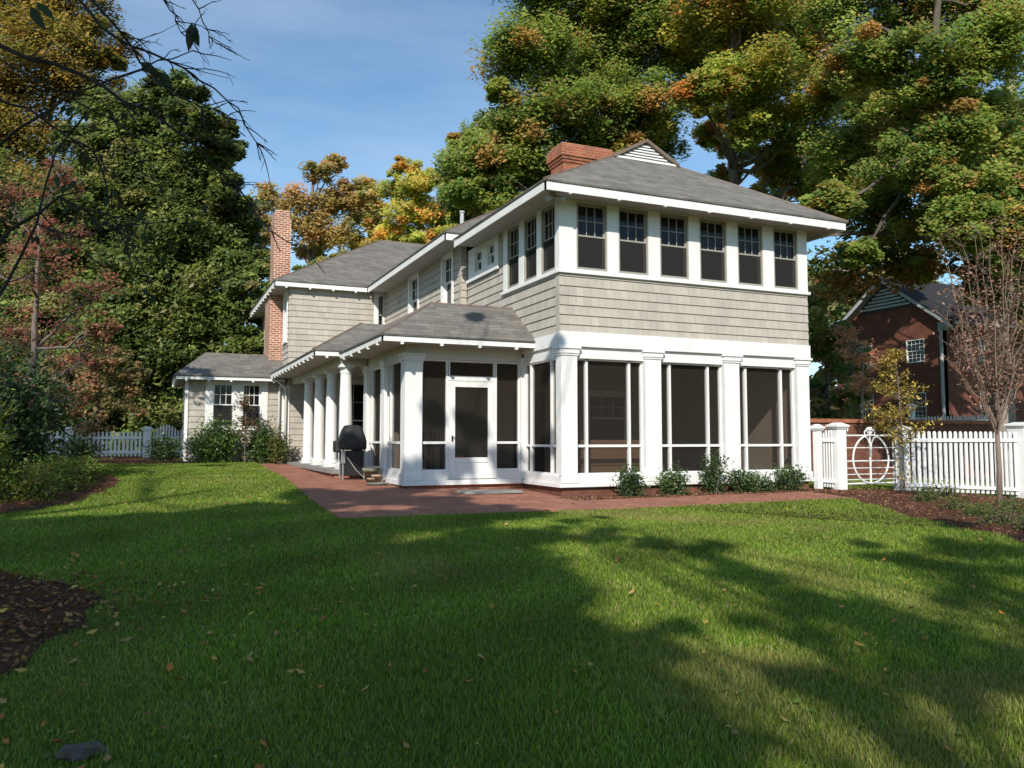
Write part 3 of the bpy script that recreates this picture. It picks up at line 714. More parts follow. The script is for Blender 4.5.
# left wing roof
E6 = 2.92; T6 = 3.8
r6 = roof([[(-6.67,12.58,E6), (-3.32,12.58,E6), (-3.32,14.55,T6), (-5.71,14.55,T6)], [(-6.67,12.58,E6), (-5.71,14.55,T6), (-6.67,16.5,E6)], [(-6.67,16.5,E6), (-5.71,14.55,T6), (-3.32,14.55,T6), (-3.32,16.5,E6)]])
ridgecap(r6, [((-5.71,14.55,T6), (-3.32,14.55,T6))])
eave(r6, [(-6.65, 16.5), (-6.65, 12.6), (-3.4, 12.6)], E6-.005, .09, gap=.62)
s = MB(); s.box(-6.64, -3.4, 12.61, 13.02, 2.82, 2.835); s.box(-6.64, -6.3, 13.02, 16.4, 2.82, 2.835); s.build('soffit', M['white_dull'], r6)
# ---- chimneys
ch = MB(); ch.box(2.67, 4.12, 5, 5.73, 6.5, 8.42)
o = ch.build('chimney', M['brick'], house)
ch = MB()
for i, (e, z0, z1) in enumerate(((.03, 8.42, 8.50), (.06, 8.50, 8.58), (.095, 8.58, 8.86), (.05, 8.86, 8.94))): ch.box(2.67-e, 4.12+e, 5-e, 5.73+e, z0, z1)
ch.build('chimney_cap', M['brick'], o)
ch = MB(); ch.box(3.1, 3.5, 5.2, 5.5, 8.94, 9.02); ch.build('chimney_flue', noisy('terracotta', (.4,.16,.1), (.5,.2,.13), 5), o)
ch = MB(); ch.box(-3.72, -3.28, 14.1, 15.5, .2, 6.2); ch.box(-3.64, -3.08, 14.1, 15.0, 6.2, 8.5)
o = ch.build('chimney', M['brick_worn'], house); o['label'] = 'tall narrow weathered brick chimney with pale mortar'
ch = MB(); ch.box(-3.60, -3.12, 14.14, 14.96, 8.5, 8.8); ch.build('chimney_cap', M['brick_worn'], o)
# floodlight under the front corner eave
fl = MB(); fl.tube([(-.3,-.3,5.69), (-.3,-.3,5.64)], .06, 10); fl.tube([(-.3,-.3,5.64), (-.38,-.36,5.58), (-.47,-.42,5.52)], [.02,.045,.062], 10); fl.tube([(-.3,-.3,5.64), (-.2,-.38,5.59), (-.12,-.46,5.55)], [.02,.045,.062], 10)
fl.build('floodlight', M['white_dull'], house, smooth=True)

# ================================================================== THINGS ON THE PORCH AND PATIO
m_red = noisy('red_cushion', (.3,.07,.05), (.38,.1,.07), 8, .9, .1)
m_wick = noisy('brown_wicker', (.16,.09,.05), (.26,.15,.09), 30, .8, .4)
def sofa(x, y, w, label):
    r = empty('sofa', (x, y, .15), label, 'sofa')
    MB().box(x-w/2, x+w/2, y-.4, y+.4, .25, .45).build('frame', m_wick, r, bevel=.02)
    MB().box(x-w/2, x+w/2, y-.42, y-.3, .45, .98).build('backrest', m_wick, r, bevel=.03)
    for s in (-1, 1): MB().box(x+s*(w/2-.06)-.06, x+s*(w/2-.06)+.06, y-.3, y+.4, .45, .72).build('armrest', m_wick, r, bevel=.02)
    for s in (-1, 1):
        MB().box(x+s*w/4-w/4+.07, x+s*w/4+w/4-.07, y-.28, y+.38, .45, .58).build('seat_cushion', m_red, r, bevel=.03)
        for q in (-1, 1): MB().tube([(x+s*(w/2-.08), y+q*.33, .25), (x+s*(w/2-.08), y+q*.33, .15)], .025, 8).build('leg', M['dark'], r)
sofa(1.35, .95, 1.7, 'brown wicker sofa with red cushions, seen from behind through the first front screen bay')
def chair(x, y, rz, label, seat=None):
    r = empty('porch_chair', (x, y, .15), label, 'chair', 'chairs inside the screened porch'); c_, s_ = math.cos(rz), math.sin(rz)
    T = lambda a, b, z: (x+a*c_-b*s_, y+a*s_+b*c_, z)
    MB().box(-.23, .23, -.23, .23, .58, .62, T).build('seat', seat or m_wick, r)
    for a in (-.21, .21):
        MB().tube([T(a, -.21, .15), T(a, -.21, .6)], .018, 6).build('leg', M['dark'], r); MB().tube([T(a, .21, .15), T(a, .21, .6), T(a*1.05, .27, 1.12)], .018, 6).build('leg', M['dark'], r)
    b = MB(); b.tube([T(-.22, .265, 1.12), T(.22, .265, 1.12)], .02, 6)
    for i in range(5): a = -.15+.075*i; b.tube([T(a, .22, .62), T(a, .265, 1.12)], .009, 5)
    b.build('backrest', M['dark'], r)
chair(-1.95, 2.75, math.pi, 'dark slat-backed chair standing behind the left sidelight of the screen door', M['dark'])
chair(-.95, 3.4, .4, 'chair with red seat standing inside behind the screen door', m_red)
tb = empty('porch_table', (-1.5, 3.6, .15), 'small round dark table between the chairs inside the screened porch', 'table')
MB().lathe(-1.5, 3.6, [(.45,.86), (.45,.9)], 24).build('tabletop', m_wick, tb); MB().lathe(-1.5, 3.6, [(.22,.15), (.05,.2), (.04,.86)], 12).build('pedestal', M['dark'], tb)

# covered grill
gx, gy = -3.12, 4.1; gz = G(gx, gy) + .025
gr = empty('grill', (gx, gy, gz), 'gas grill under a black cover on the brick patio beside the first round column', 'grill')
gm = noisy('black_vinyl_cover', (.018,.018,.02), (.035,.035,.038), 6, .55, .5, .03, 9)
bm = bmesh.new()
def ring(w, d, z, n=24, p=4, ox=0):
    vs = []
    for i in range(n):
        t = 2*math.pi*i/n; c_, s_ = math.cos(t), math.sin(t)
        vs.append(bm.verts.new((ox + math.copysign(abs(c_)**(2/p), c_)*w + random.uniform(-.008,.008), math.copysign(abs(s_)**(2/p), s_)*d + random.uniform(-.008,.008), z + random.uniform(-.012,.012))))
    return vs
prof = [(.37,.27,.66), (.40,.30,.70), (.405,.30,.84), (.36,.29,.95), (.29,.26,1.10), (.24,.20,1.18), (.15,.12,1.20)]
rings = [ring(w, d, z) for w, d, z in prof]
for a, b in zip(rings[:-1], rings[1:]):
    for i in range(24): bm.faces.new((a[i], a[(i+1) % 24], b[(i+1) % 24], b[i]))
bm.faces.new(rings[-1])
bmesh.ops.recalc_face_normals(bm, faces=bm.faces)
me = bpy.data.meshes.new('cover'); bm.to_mesh(me); bm.free(); me.shade_smooth(); me.materials.append(gm)
o = bpy.data.objects.new('cover', me); COL.objects.link(o); o.parent = gr
MB().box(gx-.52, gx-.38, gy-.22, gy+.2, gz+.60, gz+.86).build('cover_side_flap', gm, gr, bevel=.04)
MB().box(gx-.28, gx+.30, gy-.2, gy+.2, gz+.08, gz+.64).build('cabinet', M['dark'], gr, bevel=.01)
steel = mat('painted_steel', (.20,.205,.205), .45, .4)[0]
for sx in (-.30, .32):
    for sy in (-.2, .2): MB().tube([(gx+sx, gy+sy, gz), (gx+sx, gy+sy, gz+.66)], .028, 8).build('leg', steel, gr)
MB().box(gx-.37, gx-.25, gy-.25, gy-.22, gz+.36, gz+.64).build('side_panel', steel, gr)
MB().tube([(gx-.2, gy-.25, gz+.5), (gx+.05, gy-.3, gz+.22), (gx+.3, gy-.24, gz+.04)], .012, 6).build('brace', M['sash'], gr)
for sy in (-.16, .16): MB().tube([(gx+.34, gy+sy-.02, gz+.07), (gx+.34, gy+sy+.02, gz+.07)], .07, 14).build('wheel', M['dark'], gr)
gr.scale = (.76, .85, 1.0)
# pots by the porch corner
m_clay = noisy('weathered_clay', (.25,.17,.12), (.4,.3,.22), 9, .9); m_moss = noisy('mossy_clay', (.12,.13,.09), (.25,.22,.16), 9, .9)
def pot(x, y, s, mm, label):
    z = G(x, y) + .025; r = empty('flower_pot', (x, y, z), label, 'pot', 'pots by the screened porch corner')
    MB().lathe(x, y, [(.09*s,z), (.15*s,z+.2*s), (.17*s,z+.2*s), (.17*s,z+.26*s), (.14*s,z+.26*s), (.13*s,z+.2*s)], 18).build('body', mm, r, smooth=True)
    MB().lathe(x, y, [(.135*s,z+.19*s), (.135*s,z+.215*s)], 18).build('soil', M['mulch'], r)
pot(-2.86, 3.35, 1.15, m_moss, 'pale mossy round pot standing right of the covered grill')
pot(-2.83, 3.0, .7, m_clay, 'small clay pot in front of the mossy pot at the porch wall')
pot(-3.02, 2.72, .5, m_clay, 'smallest clay pot, nearest the lawn by the porch corner')
# hose on ground
hp = []
for i in range(60):
    t = i/59*6*math.pi; rr = .14 + .01*i/10; hp.append((-2.95+rr*math.cos(t)*1.2, 2.5+rr*math.sin(t), G(-2.95, 2.5)+.04+.012*(i//20)))
tag(MB().tube(hp, .011, 6).build('garden_hose', noisy('grey_green_hose', (.12,.15,.12), (.2,.22,.18), 5, .5, 0), None, smooth=True), 'coiled grey green hose lying on the bricks between grill and porch', 'hose')
# stepping stone before the screen door
st = MB(); st.box(-1.75, -.55, .55, 1.15, G(-1.1, .8)+.02, G(-1.1, .8)+.07)
tag(st.build('doorstep_slab', M['stone'], None, bevel=.01), 'flat grey stone slab lying on the bricks before the screen door', 'step')
# small utility cover and box by the left wing
ux, uy = -4.45, 12.95; uz = G(ux, uy)
ub = empty('utility_box', (ux, uy, uz), 'grey brown metal utility box standing by the left wing wall behind the sapling', 'utility box')
m_u = noisy('grey_brown_metal', (.16,.145,.125), (.22,.2,.17), 6, .6)
MB().box(ux-.2, ux+.2, uy-.17, uy+.05, uz, uz+.48).build('body', m_u, ub, bevel=.01); MB().box(ux-.22, ux+.22, uy-.19, uy+.06, uz+.48, uz+.52).build('lid', m_u, ub, bevel=.005)

# ================================================================== FENCES AND GATE
def post(fence_root, x, y, z0, z1, w=.13, material='white', ball=True):
    p = MB(); p.box(x-w, x+w, y-w, y+w, z0, z1-.10); p.box(x-w-.015, x+w+.015, y-w-.015, y+w+.015, z0+.001, z0+.16)
    o = p.build('post', M[material], fence_root, bevel=.008)
    c = MB(); c.box(x-w-.03, x+w+.03, y-w-.03, y+w+.03, z1-.13, z1-.095); c.box(x-w-.055, x+w+.055, y-w-.055, y+w+.055, z1-.095, z1-.045)
    c.hexa([(x-w-.04, y-w-.04, z1-.045), (x+w+.04, y-w-.04, z1-.045), (x+w+.04, y+w+.04, z1-.045), (x-w-.04, y+w+.04, z1-.045), (x-w*.5, y-w*.5, z1+.01), (x+w*.5, y-w*.5, z1+.01), (x+w*.5, y+w*.5, z1+.01), (x-w*.5, y+w*.5, z1+.01)])
    c.build('post_cap', M[material], o, bevel=.01)
def panel(root, ax, c0, a, b, zb0, zb1, zt, n, pw=.075, arch=0, rail_lo=.14, rail_hi=.22, name='picket_panel', mt='white'):
    mm = Fm(c0) if ax == 0 else Lm(c0); q = MB()
    for i in range(n):
        u = a + (b-a)*(i+.5)/n; t = (u-a)/(b-a); zb = zb0+(zb1-zb0)*t; top = zt + arch*math.sin(math.pi*t) - .0
        q.prism([(u-pw/2, zb), (u+pw/2, zb), (u+pw/2, top-.05), (u+pw*.3, top-.012), (u, top), (u-pw*.3, top-.012), (u-pw/2, top-.05)], -.012, .012, mm)
    for lo in (None, 1):
        z0 = (zb0+rail_lo, zb1+rail_lo) if lo is None else (zt-rail_hi, zt-rail_hi); hh = .085
        q.hexa([mm(a, .0125, z0[0]-hh/2), mm(b, .0125, z0[1]-hh/2), mm(b, .055, z0[1]-hh/2), mm(a, .055, z0[0]-hh/2), mm(a, .0125, z0[0]+hh/2), mm(b, .0125, z0[1]+hh/2), mm(b, .055, z0[1]+hh/2), mm(a, .055, z0[0]+hh/2)])
        q.hexa([mm(a, -.045, z0[0]-hh/2), mm(b, -.045, z0[1]-hh/2), mm(b, -.0125, z0[1]-hh/2), mm(a, -.0125, z0[0]-hh/2), mm(a, -.045, z0[0]+hh/2), mm(b, -.045, z0[1]+hh/2), mm(b, -.0125, z0[1]+hh/2), mm(a, -.0125, z0[0]+hh/2)])
    return q.build(name, M[mt], root)
fy = -.12
f1 = empty('picket_fence', (6.55, fy, G(6.5, fy)), 'short white picket panel between the house corner and the wire gate', 'fence')
panel(f1, 0, fy, 6.40, 6.78, -.05, -.08, 1.20, 5, .036)
post(f1, 6.93, fy, -.35, 1.36, .13)
post(f1, 6.33, fy, -.35, 1.32, .07)
f2 = empty('picket_fence', (11, fy, G(11, fy)), 'long white picket fence with a thick square post at each end right of the gate', 'fence')
panel(f2, 0, fy, 9.02, 13.0, -.20, -.42, 1.19, 22, .095)
post(f2, 8.88, fy, -.5, 1.30, .13)
post(f2, 13.16, fy, -.8, 1.42, .22)
panel(f2, 0, fy, 13.4, 17.4, -.42, -.55, 1.19, 22, .095)
post(f2, 17.6, fy, -.8, 1.42, .22)
# wrought gate with a ring
gt = empty('garden_gate', (7.9, fy, -.15), 'white iron garden gate with a large ring and scrolled top between two posts', 'gate')
q = MB(); g0, g1 = 7.09, 8.72; gc = (g0+g1)/2; zb, ztg = -.04, 1.08
for z, r in ((zb+.03, .022), (ztg, .02), (.80, .014), (.50, .018), (.34, .012), (.20, .012), (.08, .012)): q.tube([(g0, fy, z), (g1, fy, z)], r, 6)
for x in (g0, g1): q.tube([(x, fy, zb), (x, fy, ztg+.02)], .02, 6)
q.tube([(gc, fy, zb), (gc, fy, ztg+.12)], .026, 8); q.build('frame', M['white'], gt)
q = MB(); zc = (zb+ztg)/2+.02; q.tube([(gc + .55*math.cos(t), fy-.02, zc + .55*math.sin(t)) for t in np.linspace(0, 2*math.pi, 41)], .022, 8, False); q.build('ring', M['white'], gt, smooth=True)
for s in (-1, 1):
    q = MB(); q.tube([(gc+s*.02, fy-.02, .6), (gc+s*.02, fy-.02, .88), (gc+s*.10, fy-.02, 1.02), (gc+s*.2, fy-.02, 1.06), (gc+s*.28, fy-.02, ztg)], .016, 6); q.tube([(gc + s*(.11+.05*math.cos(t)), fy, ztg+.06+.05*math.sin(t)) for t in np.linspace(-1.2, 3.4, 14)], .015, 6)
    q.build('scroll', M['white'], gt, smooth=True)
    MB().tube([(gc + s*(g1-gc-.02) - s*(.13*math.cos(t)), fy, ztg+.16-.13*math.sin(t)) for t in np.linspace(0, 1.5, 8)], .016, 6).build('scroll', M['white'], gt, smooth=True)
q = MB(); q.box(gc-.09, gc+.09, fy-.04, fy+.04, ztg+.12, ztg+.16); q.box(gc-.05, gc+.05, fy-.03, fy+.03, ztg+.16, ztg+.195); q.build('finial', M['white'], gt)
# left fence
fyl = 17.0
f3 = empty('picket_fence', (-9, fyl, G(-9, fyl)), 'white picket fence in half shade at the far left under the magnolia', 'fence')
post(f3, -7.40, fyl, .2, 1.42, .13); post(f3, -9.78, fyl, .2, 1.40, .13)
panel(f3, 0, fyl, -9.62, -7.56, .42, .40, 1.26, 16, .07); panel(f3, 0, fyl, -12.4, -9.94, .44, .43, 1.26, 18, .07)
post(f3, -12.6, fyl, .2, 1.40, .13)
gt2 = empty('garden_gate', (-6.7, fyl, .35), 'white picket gate with arched top against the left wing wall', 'gate')
panel(gt2, 0, fyl, -7.22, -6.36, .42, .42, 1.26, 9, .06, arch=.26, name='picket_panel'); MB().tube([(-7.18, fyl+.07, .5), (-6.4, fyl+.07, 1.1)], .03, 4).build('brace', M['white'], gt2)
MB().box(-6.34, -6.22, fyl-.06, fyl+.06, .3, 1.34).build('hinge_post', M['white'], gt2)

# ================================================================== NEIGHBOUR
bw = empty('brick_garden_wall', (18, 8, 0), 'low red brick garden wall with a brick coping behind the gate and picket fence', 'wall')
MB().box(6.6, 40, 8, 8.3, -1.2, 1.58).build('wall', M['brick_dark'], bw)
MB().box(6.55, 40, 7.94, 8.36, 1.58, 1.72).build('coping', M['brick'], bw)
nb = empty('neighbour_house', (38, 20, -.5), 'dark red brick house with grey louvred gable behind the garden wall', 'house')
nx, ny0, ny1, ne, nr = 32.0, 16.6, 24.4, 7.4, 10.2; nyc = (ny0+ny1)/2; nl = Lm(nx)
NW = [(18.0, 19.2, 5.3, 6.6), (21.6, 22.6, 5.3, 6.6), (18.0, 19.2, 2.0, 3.6), (21.6, 22.6, 2.0, 3.6)]
board_wall('wall', nl, ny0, ny1, -.8, ne, 0, .25, NW, 'brick_dark', nb)
g = MB(); g.prism([(ny0, ne), (ny1, ne), (nyc, nr-.05)], 0, .25, nl); g.build('gable_wall', M['brick_dark'], nb)
fn = Fm(ny0)
board_wall('wall', fn, nx, 46, -.8, ne, .002, .25, [(34.5, 35.6, 5.3, 6.6), (38.5, 39.6, 5.3, 6.6), (34.5, 35.6, 2.0, 3.6), (38.5, 39.6, 2.0, 3.6)], 'brick_dark', nb)
board_wall('wall', Fm(ny1), nx+.25, 46, -.8, ne, -.25, 0, [], 'brick_dark', nb)
for a, b, c_, d_2 in NW: window(nl, a, b, c_, d_2, parent=nb, sashmat='white', nx=4, ny=3, low_screen=False, low_grid=True)
for a, b, c_, d_2 in [(34.5, 35.6, 5.3, 6.6), (38.5, 39.6, 5.3, 6.6), (34.5, 35.6, 2.0, 3.6), (38.5, 39.6, 2.0, 3.6)]: window(fn, a, b, c_, d_2, parent=nb, sashmat='white', nx=4, ny=3, low_screen=False, low_grid=True)
m_nt = noisy('grey_trim', (.36,.38,.40), (.44,.46,.48), 4, .6)
gv = MB(); vz = ne+1.15; hw = (nyc-ny0)*(1-(vz-ne)/(nr-ne)); gv.prism([(nyc-hw+.25, vz), (nyc+hw-.25, vz), (nyc, nr-.3)], -.06, -.001, nl); gvo = gv.build('gable_vent', M['dark'], nb)
for i in range(7):
    z = vz+.12+.2*i; hh = hw*(1-(z-vz)/(nr-vz)) - .38
    if hh > .1: MB().box(nyc-hh, nyc+hh, -.12, -.061, z, z+.12, nl).build('louvre', m_nt, gvo)
rk = MB()
for s in (-1, 1):
    y0 = nyc + s*(nyc-ny0+.5); z0 = ne-.36
    rk.hexa([(nx-.45, y0, z0-.02), (nx-.45, nyc, nr+.0), (nx-.38, nyc, nr+.0), (nx-.38, y0, z0-.02), (nx-.45, y0, z0+.26), (nx-.45, nyc, nr+.28), (nx-.38, nyc, nr+.28), (nx-.38, y0, z0+.26)])
    rk.hexa([(nx-.38, y0, z0-.02), (nx-.38, nyc, nr+.0), (nx, nyc, nr), (nx, y0, z0-.02), (nx-.38, y0, z0+.02), (nx-.38, nyc, nr+.04), (nx, nyc, nr+.04), (nx, y0, z0+.02)])
rk.build('gable_trim', m_nt, nb)
rf = MB()
for s in (-1, 1):
    y0 = nyc + s*(nyc-ny0+.55); z0 = ne-.12
    rf.hexa([(nx-.5, y0, z0), (46.4, y0, z0), (46.4, nyc, nr+.26), (nx-.5, nyc, nr+.26), (nx-.5, y0, z0+.06), (46.4, y0, z0+.06), (46.4, nyc, nr+.33), (nx-.5, nyc, nr+.33)])
rf.build('roof', noisy('dark_slate', (.02,.021,.023), (.035,.035,.038), 8, .95), nb)
MB().box(nx-.02, 46.2, ny0-.56, ny0-.46, ne-.2, ne-.06).build('gutter', m_nt, nb)
MB().tube([(nx-.09, ny0+.25, -.6), (nx-.09, ny0+.25, ne-.3)], .09, 8).build('downspout', m_nt, nb)
MB().box(nx-.03, nx+.2, ny0-.001, ny0+.5, ne-.5, ne-.02).build('eave_return', m_nt, nb)
f4 = empty('picket_fence', (30, 12, .5), 'pale picket fence beyond the garden wall before the brick house', 'fence')
panel(f4, 1, 27.5, 11.2, 15.0, .3, .3, 2.1, 22, .1); post(f4, 27.5, 15.2, .3, 2.75, .12)

# ================================================================== PLANTS
def PGp(px, py):
    z = 0.0; d = fw + rt*(px-512)/F_PX - upv*(py-384)/F_PX
    for _ in range(40):
        p = CAM + d*((z-CAM[2])/d[2]); z = .5*z + .5*G(p[0], p[1])
    return p
OAK = [(.055,.095,.018), (.085,.125,.02), (.13,.15,.025), (.20,.17,.03), (.28,.10,.03), (.22,.13,.05), (.035,.065,.015)]
OAK_G = [(.05,.085,.018), (.08,.115,.022), (.115,.14,.03), (.17,.15,.035), (.22,.095,.04), (.035,.062,.017)]
def gbase(px, D):
    p = W(px, 440, D); return (p[0], p[1], G(p[0], p[1]) - .05)
# --- big broad oak left of the ridge
tree('oak_tree', gbase(700, 36), blobs_px([(530,55,48),(465,180,26),(470,150,24),(500,92,18),(478,168,36),(492,140,34),(470,190,26),(515,120,30),(545,180,36),(580,185,30),(500,185,30),(620,160,30),(575,90,34),(520,150,46),(562,108,46),(600,60,55),(596,150,46),(640,105,50),(556,18,44),(650,30,52),(470,205,26),(505,205,34),(612,8,50),(690,60,40,3),(540,-40,60),(640,-50,70),(660,140,30,4)], 36, 2.5),
     'broad green and orange oak rising behind the brick chimney and gable vent', group='oaks behind the house', trunk_r=.42, leaf=.165, per=430, colors=OAK_G, w=[.18,.25,.22,.13,.10,.12], sub=17, fork=.35, spread=.46)
tree('oak_tree', gbase(722, 33), blobs_px([(720,25,52),(760,75,46),(702,92,30),(800,40,46),(745,-10,58),(792,128,36),(745,130,24),(830,100,40),(775,170,26,2),(812,180,26),(700,-60,60),(800,-50,60)], 33, 2.5),
     'orange tinted oak with dark forked limbs right of the gable vent', group='oaks behind the house', trunk_r=.36, leaf=.155, per=430, colors=OAK, w=[.16,.18,.2,.16,.12,.1,.08], sub=16, fork=.3, spread=.46)
tree('oak_tree', gbase(768, 38), blobs_px([(775,60,40),(850,70,46),(740,60,40),(810,-10,60),(760,200,20),(842,150,34),(730,110,26,6),(742,150,24,6),(760,120,24,6),(708,135,20,6),(780,160,24,6),(725,175,16,6),(800,150,26,6),(850,190,26,6),(820,180,22,6),(880,110,34,6),(900,160,30,6)], 40, 2.5),
     'oak trunk standing above the right slope of the house roof', group='oaks behind the house', trunk_r=.45, leaf=.165, per=400, colors=OAK, w=[.16,.18,.2,.16,.12,.1,.08], sub=14, fork=.3, spread=.46)
bp = gbase(1060, 24)
tp = [np.array(bp), W(1052, 330, 24), W(1030, 260, 24), W(985, 185, 23.8), W(945, 125, 23.5), W(934, 60, 23.2), W(938, 0, 23), W(930, -90, 23)]
tree('oak_tree', bp, blobs_px([(862,58,46),(930,62,50),(1000,45,56),(850,152,40),(912,155,48),(985,160,50),(885,212,36),(955,228,40),(1022,250,40),(828,205,26),(1032,150,50),(856,252,18),(918,266,24),(850,0,50),(940,0,50),(1012,0,46),(1100,100,80),(1100,220,56),(900,-80,80),(1020,-90,80),(900,110,36,2),(965,110,36,2),(1010,110,36,2),(890,175,30,3),(960,195,34,2),(1005,205,34,2),(1000,180,36,-2),(960,130,36,-2),(940,90,34,-2),(1015,230,34,-2),(975,215,30,-2),(940,180,26,-2),(930,225,26,3),(990,275,26,2),(870,120,32,3),(905,20,40,2),(980,290,22,1.5),(1045,320,30,2)], 24, 2.2),
     'largest oak with spreading limbs at the right edge over the neighbour\'s house', group='oaks behind the house', trunk_r=.30, leaf=.12, per=430, colors=OAK_G, w=[.18,.22,.20,.15,.12,.13], sub=18, fork=.35, spread=.46, trunk_pts=tp)
# bare pale limbs reaching left from the big oak, over the neighbour
bl = empty('oak_tree', gbase(1004, 27), 'thick pale grey oak trunk behind the pink leaved sapling', 'tree', 'oaks behind the house')
mb = MB(); q0 = np.array(gbase(1004, 27)); mb.tube([q0 - [0,0,.4], W(1003,400,27), W(998,330,27), W(1006,250,27), W(1012,150,27), W(1010,40,27), W(1020,-60,27)], [.40,.34,.31,.28,.22,.15,.08], 12)
for lim in ([(1003,300),(960,272),(905,262),(860,272),(826,270)], [(1006,260),(960,240),(900,236),(850,233),(822,236)], [(1012,170),(970,140),(920,110),(880,60)], [(1006,250),(1040,200),(1080,120)]):
    pts = [W(a, b, 27 - i*.4) for i, (a, b) in enumerate(lim)]; mb.tube(pts, list(np.linspace(.16, .04, len(pts))), 7)
mb.build('trunk', M['bark_pale'], bl, smooth=True, recalc=False)
P = []; C = []
for a, b in ((830,262),(850,226),(868,262),(900,250),(880,70),(930,100),(1080,110),(1020,-50),(1000,200),(960,250),(905,275),(845,285)):
    c = W(a, b, 26); n = 420; P.append(c + unit(n)*rng.random((n,1))**.5*[1.1,1.1,.6]); C.append(pal(OAK_G, 1, .2)*.7 + pal(OAK_G, n)*.3)
leaves('crown', np.concatenate(P), .18, np.concatenate(C), M['leaf'], bl, .6)

# --- magnolia on the left
MAG = [(.022,.036,.010), (.036,.056,.012), (.058,.082,.016), (.11,.125,.03), (.14,.115,.045)]
tree('magnolia_tree', gbase(165, 34), blobs_px([(150,122,42),(196,128,32),(108,165,46),(172,200,60),(226,196,28),(232,240,34),(100,258,58),(200,288,60),(252,296,30),(150,340,68),(232,352,44),(88,372,60),(180,400,58),(60,300,50),(255,350,26),(140,430,50),(80,440,40),(150,270,60),(265,268,14),(168,88,22),(215,155,22),(135,210,50),(190,240,50),(120,300,55),(200,330,50),(150,160,40),(75,215,44),(120,120,34),(90,150,34),(225,215,32),(245,262,28),(232,150,14),(222,128,14),(180,95,26),(205,180,36),(60,250,40),(30,330,50)], 34, 1.6),
     'tall dark glossy magnolia behind the white fence and the left wing', trunk_r=.4, leaf=.19, per=300, colors=MAG, w=[.2,.28,.26,.18,.08], cmul=1.9, flat=.85, cz=.7, mate='leaf_gloss', barkm='bark_dark', sub=22, fork=.08, spread=.36, aspect=.45, clumpjit=.3, leafjit=.3)
tree('magnolia_tree', gbase(20, 40), blobs_px([(20,300,60),(-30,200,80),(40,400,60),(-60,350,80),(0,460,40),(-120,250,90),(70,330,40)], 40, 2), 'dark evergreen filling the far left edge behind the pink leaved tree',
     trunk_r=.35, leaf=.24, per=240, colors=MAG, w=[.3,.34,.22,.10,.04], mate='leaf_gloss', barkm='bark_grey', sub=16, fork=.1, spread=.3, aspect=.45)
# golden tree top left
GOLD = [(.17,.115,.03), (.21,.15,.04), (.10,.10,.03), (.06,.08,.018), (.24,.13,.04)]
tree('golden_tree', gbase(40, 46), blobs_px([(40,60,60),(95,44,34),(10,140,60),(96,96,32),(60,5,50),(0,20,60),(40,200,60),(20,250,50),(-40,100,70),(110,60,16),(20,-60,70)], 46, 2), 'golden orange tree towering above the pink tree in the top left corner',
     trunk_r=.4, leaf=.2, per=320, colors=GOLD, w=[.3,.2,.2,.14,.16], sub=12, spread=.42, cmul=1.7)
# pink dogwood
PINK = [(.30,.09,.07), (.36,.14,.10), (.20,.055,.045), (.16,.12,.05), (.07,.08,.03)]
tree('dogwood_tree', gbase(40, 19), blobs_px([(30,262,40),(90,292,32),(30,330,42),(82,350,36),(8,205,42),(52,182,28),(60,236,30),(100,330,18),(20,400,34),(72,395,26),(-30,260,50),(-30,350,50)], 19, 1.2), 'pink and red leaved dogwood with bare twigs at the left edge',
     trunk_r=.12, leaf=.08, per=62, cmul=1.15, colors=PINK, w=[.24,.18,.2,.18,.2], barkm='bark_grey', sub=13, fork=.1, spread=.36, twigs=9, flat=.8)
tree('small_tree', gbase(100, 31), blobs_px([(100,385,30),(70,400,28),(125,400,24),(110,360,22),(90,425,22),(60,370,24),(135,375,16)], 27.5, .8), 'small brown leaved tree just behind the white fence at left',
     trunk_r=.09, leaf=.11, per=80, colors=[(.12,.08,.04),(.08,.075,.03),(.17,.09,.05),(.05,.06,.02)], barkm='bark_grey', sub=12, fork=.1, spread=.34, twigs=8)
# --- distant trees between
CYP = [(.19,.125,.05), (.17,.12,.045), (.13,.12,.04), (.22,.11,.05), (.09,.10,.035)]
YG = [(.15,.17,.03), (.20,.19,.035), (.09,.12,.025), (.25,.2,.05), (.3,.12,.03)]
tree('cypress_tree', gbase(303, 66), blobs_px([(322,172,16),(335,163,12),(300,200,22),(330,205,24),(300,228,26),(330,232,24),(350,190,14),(312,250,18)], 66, 2.5), 'rust orange cypress whose dark trunk shows right of the tall chimney', group='autumn trees beyond the house', trunk_r=.5, leaf=.26, per=190, colors=CYP, w=[.32,.26,.16,.16,.1], sub=9, spread=.5, barkm='bark_grey')
tree('cypress_tree', gbase(255, 74), blobs_px([(268,190,16),(255,210,22),(280,205,16),(262,235,20),(235,225,20)], 74, 2.5), 'small rust cypress left of the tall chimney', group='autumn trees beyond the house', trunk_r=.4, leaf=.28, per=150, colors=CYP, w=[.3,.2,.2,.1,.2], sub=9, spread=.5)
tree('poplar_tree', gbase(420, 62), blobs_px([(405,170,16),(418,190,26),(440,215,26),(408,215,28),(395,190,18),(432,178,14),(450,240,22),(418,240,26),(390,235,20),(460,215,14)], 62, 2.5), 'yellow green tree right of centre beyond the far roof', group='autumn trees beyond the house', trunk_r=.4, leaf=.26, per=210, colors=YG, w=[.3,.25,.2,.15,.1], sub=10, spread=.42, barkm='bark_pale')
tree('poplar_tree', gbase(368, 68), blobs_px([(365,185,14),(372,200,20),(360,215,24),(380,228,22),(350,240,20),(372,245,20),(350,205,10)], 68, 2.5), 'thin tan and green tree between the cypress and the yellow green tree', group='autumn trees beyond the house', trunk_r=.4, leaf=.26, per=170, colors=CYP+YG, sub=9, spread=.45)
